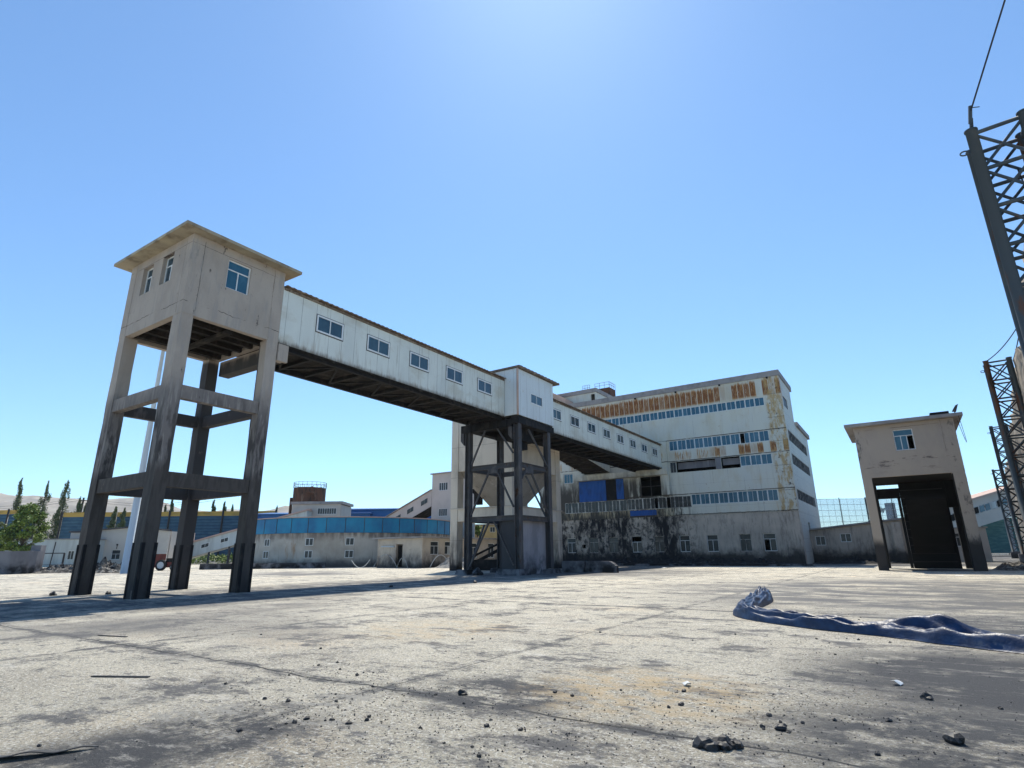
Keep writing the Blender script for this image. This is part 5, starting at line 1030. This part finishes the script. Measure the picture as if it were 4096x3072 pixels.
while n < 105:
    if random.random() < .72: c = random.choice(cl_c); x, y = random.gauss(c[0], c[2] * .6), random.gauss(c[1], c[2] * .5)
    else: D = random.uniform(3, 15); X = random.uniform(-.8, .9) * D; x, y, _ = vp(X, D)
    if not inview(x, y): continue
    lump(x, y, random.uniform(.2, .58), gl); n += 1
# fine crumbs as one mass
cr = MB()
def crumb(x, y, r):
    pts = [Vector((random.uniform(-1, 1), random.uniform(-1, 1), random.uniform(-.1, .9))).normalized() * r for _ in range(1)]
    a = random.uniform(0, 6.28); q = [(x + r * math.cos(a + k * 2.09) * random.uniform(.7, 1.2), y + r * math.sin(a + k * 2.09) * random.uniform(.7, 1.2), 0) for k in range(3)]
    cr.poly(q + [(x, y, r * random.uniform(.6, 1.2))], [(0, 1, 3), (1, 2, 3), (2, 0, 3)])
for _ in range(3000):
    if random.random() < .85:
        c = random.choice(cl_c); x, y = random.gauss(c[0], c[2] * .7), random.gauss(c[1], c[2] * .55)
    else: D = 2.4 + 16 * random.random() ** 1.5; x, y, _ = vp(random.uniform(-.95, .95) * D, D)
    if inview(x, y): crumb(x, y, random.uniform(.003, .014))
tag(cr.build('coal_crumbs', m_coal), "fine coal crumbs strewn over the near concrete", "coal crumbs", None, 'stuff')
cr = MB()
for _ in range(5200):
    D = 2.2 + 9 * random.random() ** 1.4; x, y, _ = vp(random.uniform(-.95, .95) * D, D)
    crumb(x, y, random.uniform(.002, .007))
tag(cr.build('loose_grit', m_gravel), "pale loose grit on the near concrete", "grit", None, 'stuff')
def strip(pts, w, label, name='rubber_strip', cat="rubber strip", mat=m_belt, th=.012):
    m = MB()
    for a, b in zip(pts, pts[1:]): m.bar(a, b, w, th)
    tag(m.build(name, mat), label, cat)
strip([(-9.75, 4.05, .012), (-9.0, 4.45, .012)], .05, "thin black strip lying on the concrete at lower left")
strip([(-14.6, 6.05, .01), (-13.8, 6.25, .01)], .05, "short dark strip on the concrete below the tower, farther left")
m = MB(); n = 16
for i in range(n + 1):
    t = i / n; a = Vector((-6.75, 2.0, 0)).lerp(Vector((-6.18, 2.72, 0)), t); nrm = Vector((.78, -.62, 0)); w_ = .22 * (1 - t) ** .7 + .01
    for s_ in (0, .5, 1): p = a + nrm * (w_ * s_); m.v.append((p.x, p.y, .02 + .05 * s_ * (1 - t) + .012 * math.sin(i)))
for i in range(n):
    for k in range(2): q = i * 3 + k; m.f.append((q, q + 1, q + 4, q + 3))
o = m.build('rubber_flap', m_belt, smooth=True); tag(o, "torn black rubber belt flap curling up at the bottom left corner", "rubber flap"); sm = o.modifiers.new("t", 'SOLIDIFY'); sm.thickness = .008
def litter(x, y, r, label):
    m = MB(); q = [(x + r * random.uniform(.6, 1.2) * math.cos(k * 1.05), y + r * random.uniform(.6, 1.2) * math.sin(k * 1.05), .01 + random.uniform(0, .05)) for k in range(6)]; b = [(p[0], p[1], p[2] - .006) for p in q]
    m.poly(q + [(x, y, .06)] , [(k, (k + 1) % 6, 6) for k in range(6)]); m.poly(b, [(5, 4, 3, 2, 1, 0)]); tag(m.build('litter_scrap', m_paper), label, "litter")
litter(-.37, 9.05, .07, "crumpled white scrap on the dark dust at right"); litter(-2.54, 7.7, .06, "flat white scrap on the pale concrete, right of centre"); litter(2.3, 44.5, .3, "white block lying before the booth legs")
litter(-20.5, 58, .35, "pale rock on the ground near the coal heap")
# loose stones by the tower base and steel frame
for x, y, s, lb in ((-31.6, 11.0, 3, "dark clod beside the tower's left leg"), (-30.2, 12.6, 2.6, "second dark clod right of the tower's left leg"), (-27.6, 36.6, 9, "black bundle on the ground between the frame's footings"), (-20.5, 27, 2.4, "small dark lump in the long shadow strip"), (-22, 22, 2, "tiny dark lump near the shadow strip, closer to the tower")): lump(x, y, s, lb, "dark clods under the structures", name='dark_clod')
hp = heap('rubble_heap', 5.2, 9.8, 56.5, 61, .75, m_rubble, "low heap of dark rubble right of the booth", "rubble heap", 13, 36, 24, .5)
dk = heap('mud_ridge', 2.0, 6.5, 20.0, 23.5, .10, m_heap, "faint ridge of dark mud on the yard beyond the tarpaulin", "mud ridge", 21, 50, 20, .5)

# ------------------------------------------------------------------ haze
hz = MB(); h0, h1 = Vector(vp(-4300, -60)), None
q = [vp(-4300, -60), vp(3000, -60), vp(3000, 2750), vp(-4300, 2750)]
hz.hexa([(a[0], a[1], -3.2) for a in q] + [(a[0], a[1], 480) for a in q])
mh = bpy.data.materials.new("haze_air"); mh.use_nodes = True; nt = mh.node_tree; nt.nodes.clear(); out = nt.nodes.new("ShaderNodeOutputMaterial"); pv = nt.nodes.new("ShaderNodeVolumePrincipled")
pv.inputs['Color'].default_value = (.74, .90, 1.0, 1); pv.inputs['Density'].default_value = .00008; pv.inputs['Anisotropy'].default_value = .2; nt.links.new(pv.outputs[0], out.inputs['Volume'])
tag(hz.build('haze', mh, org=(0, 0, 0)), "thin pale haze over the whole site", "haze", None, 'stuff')
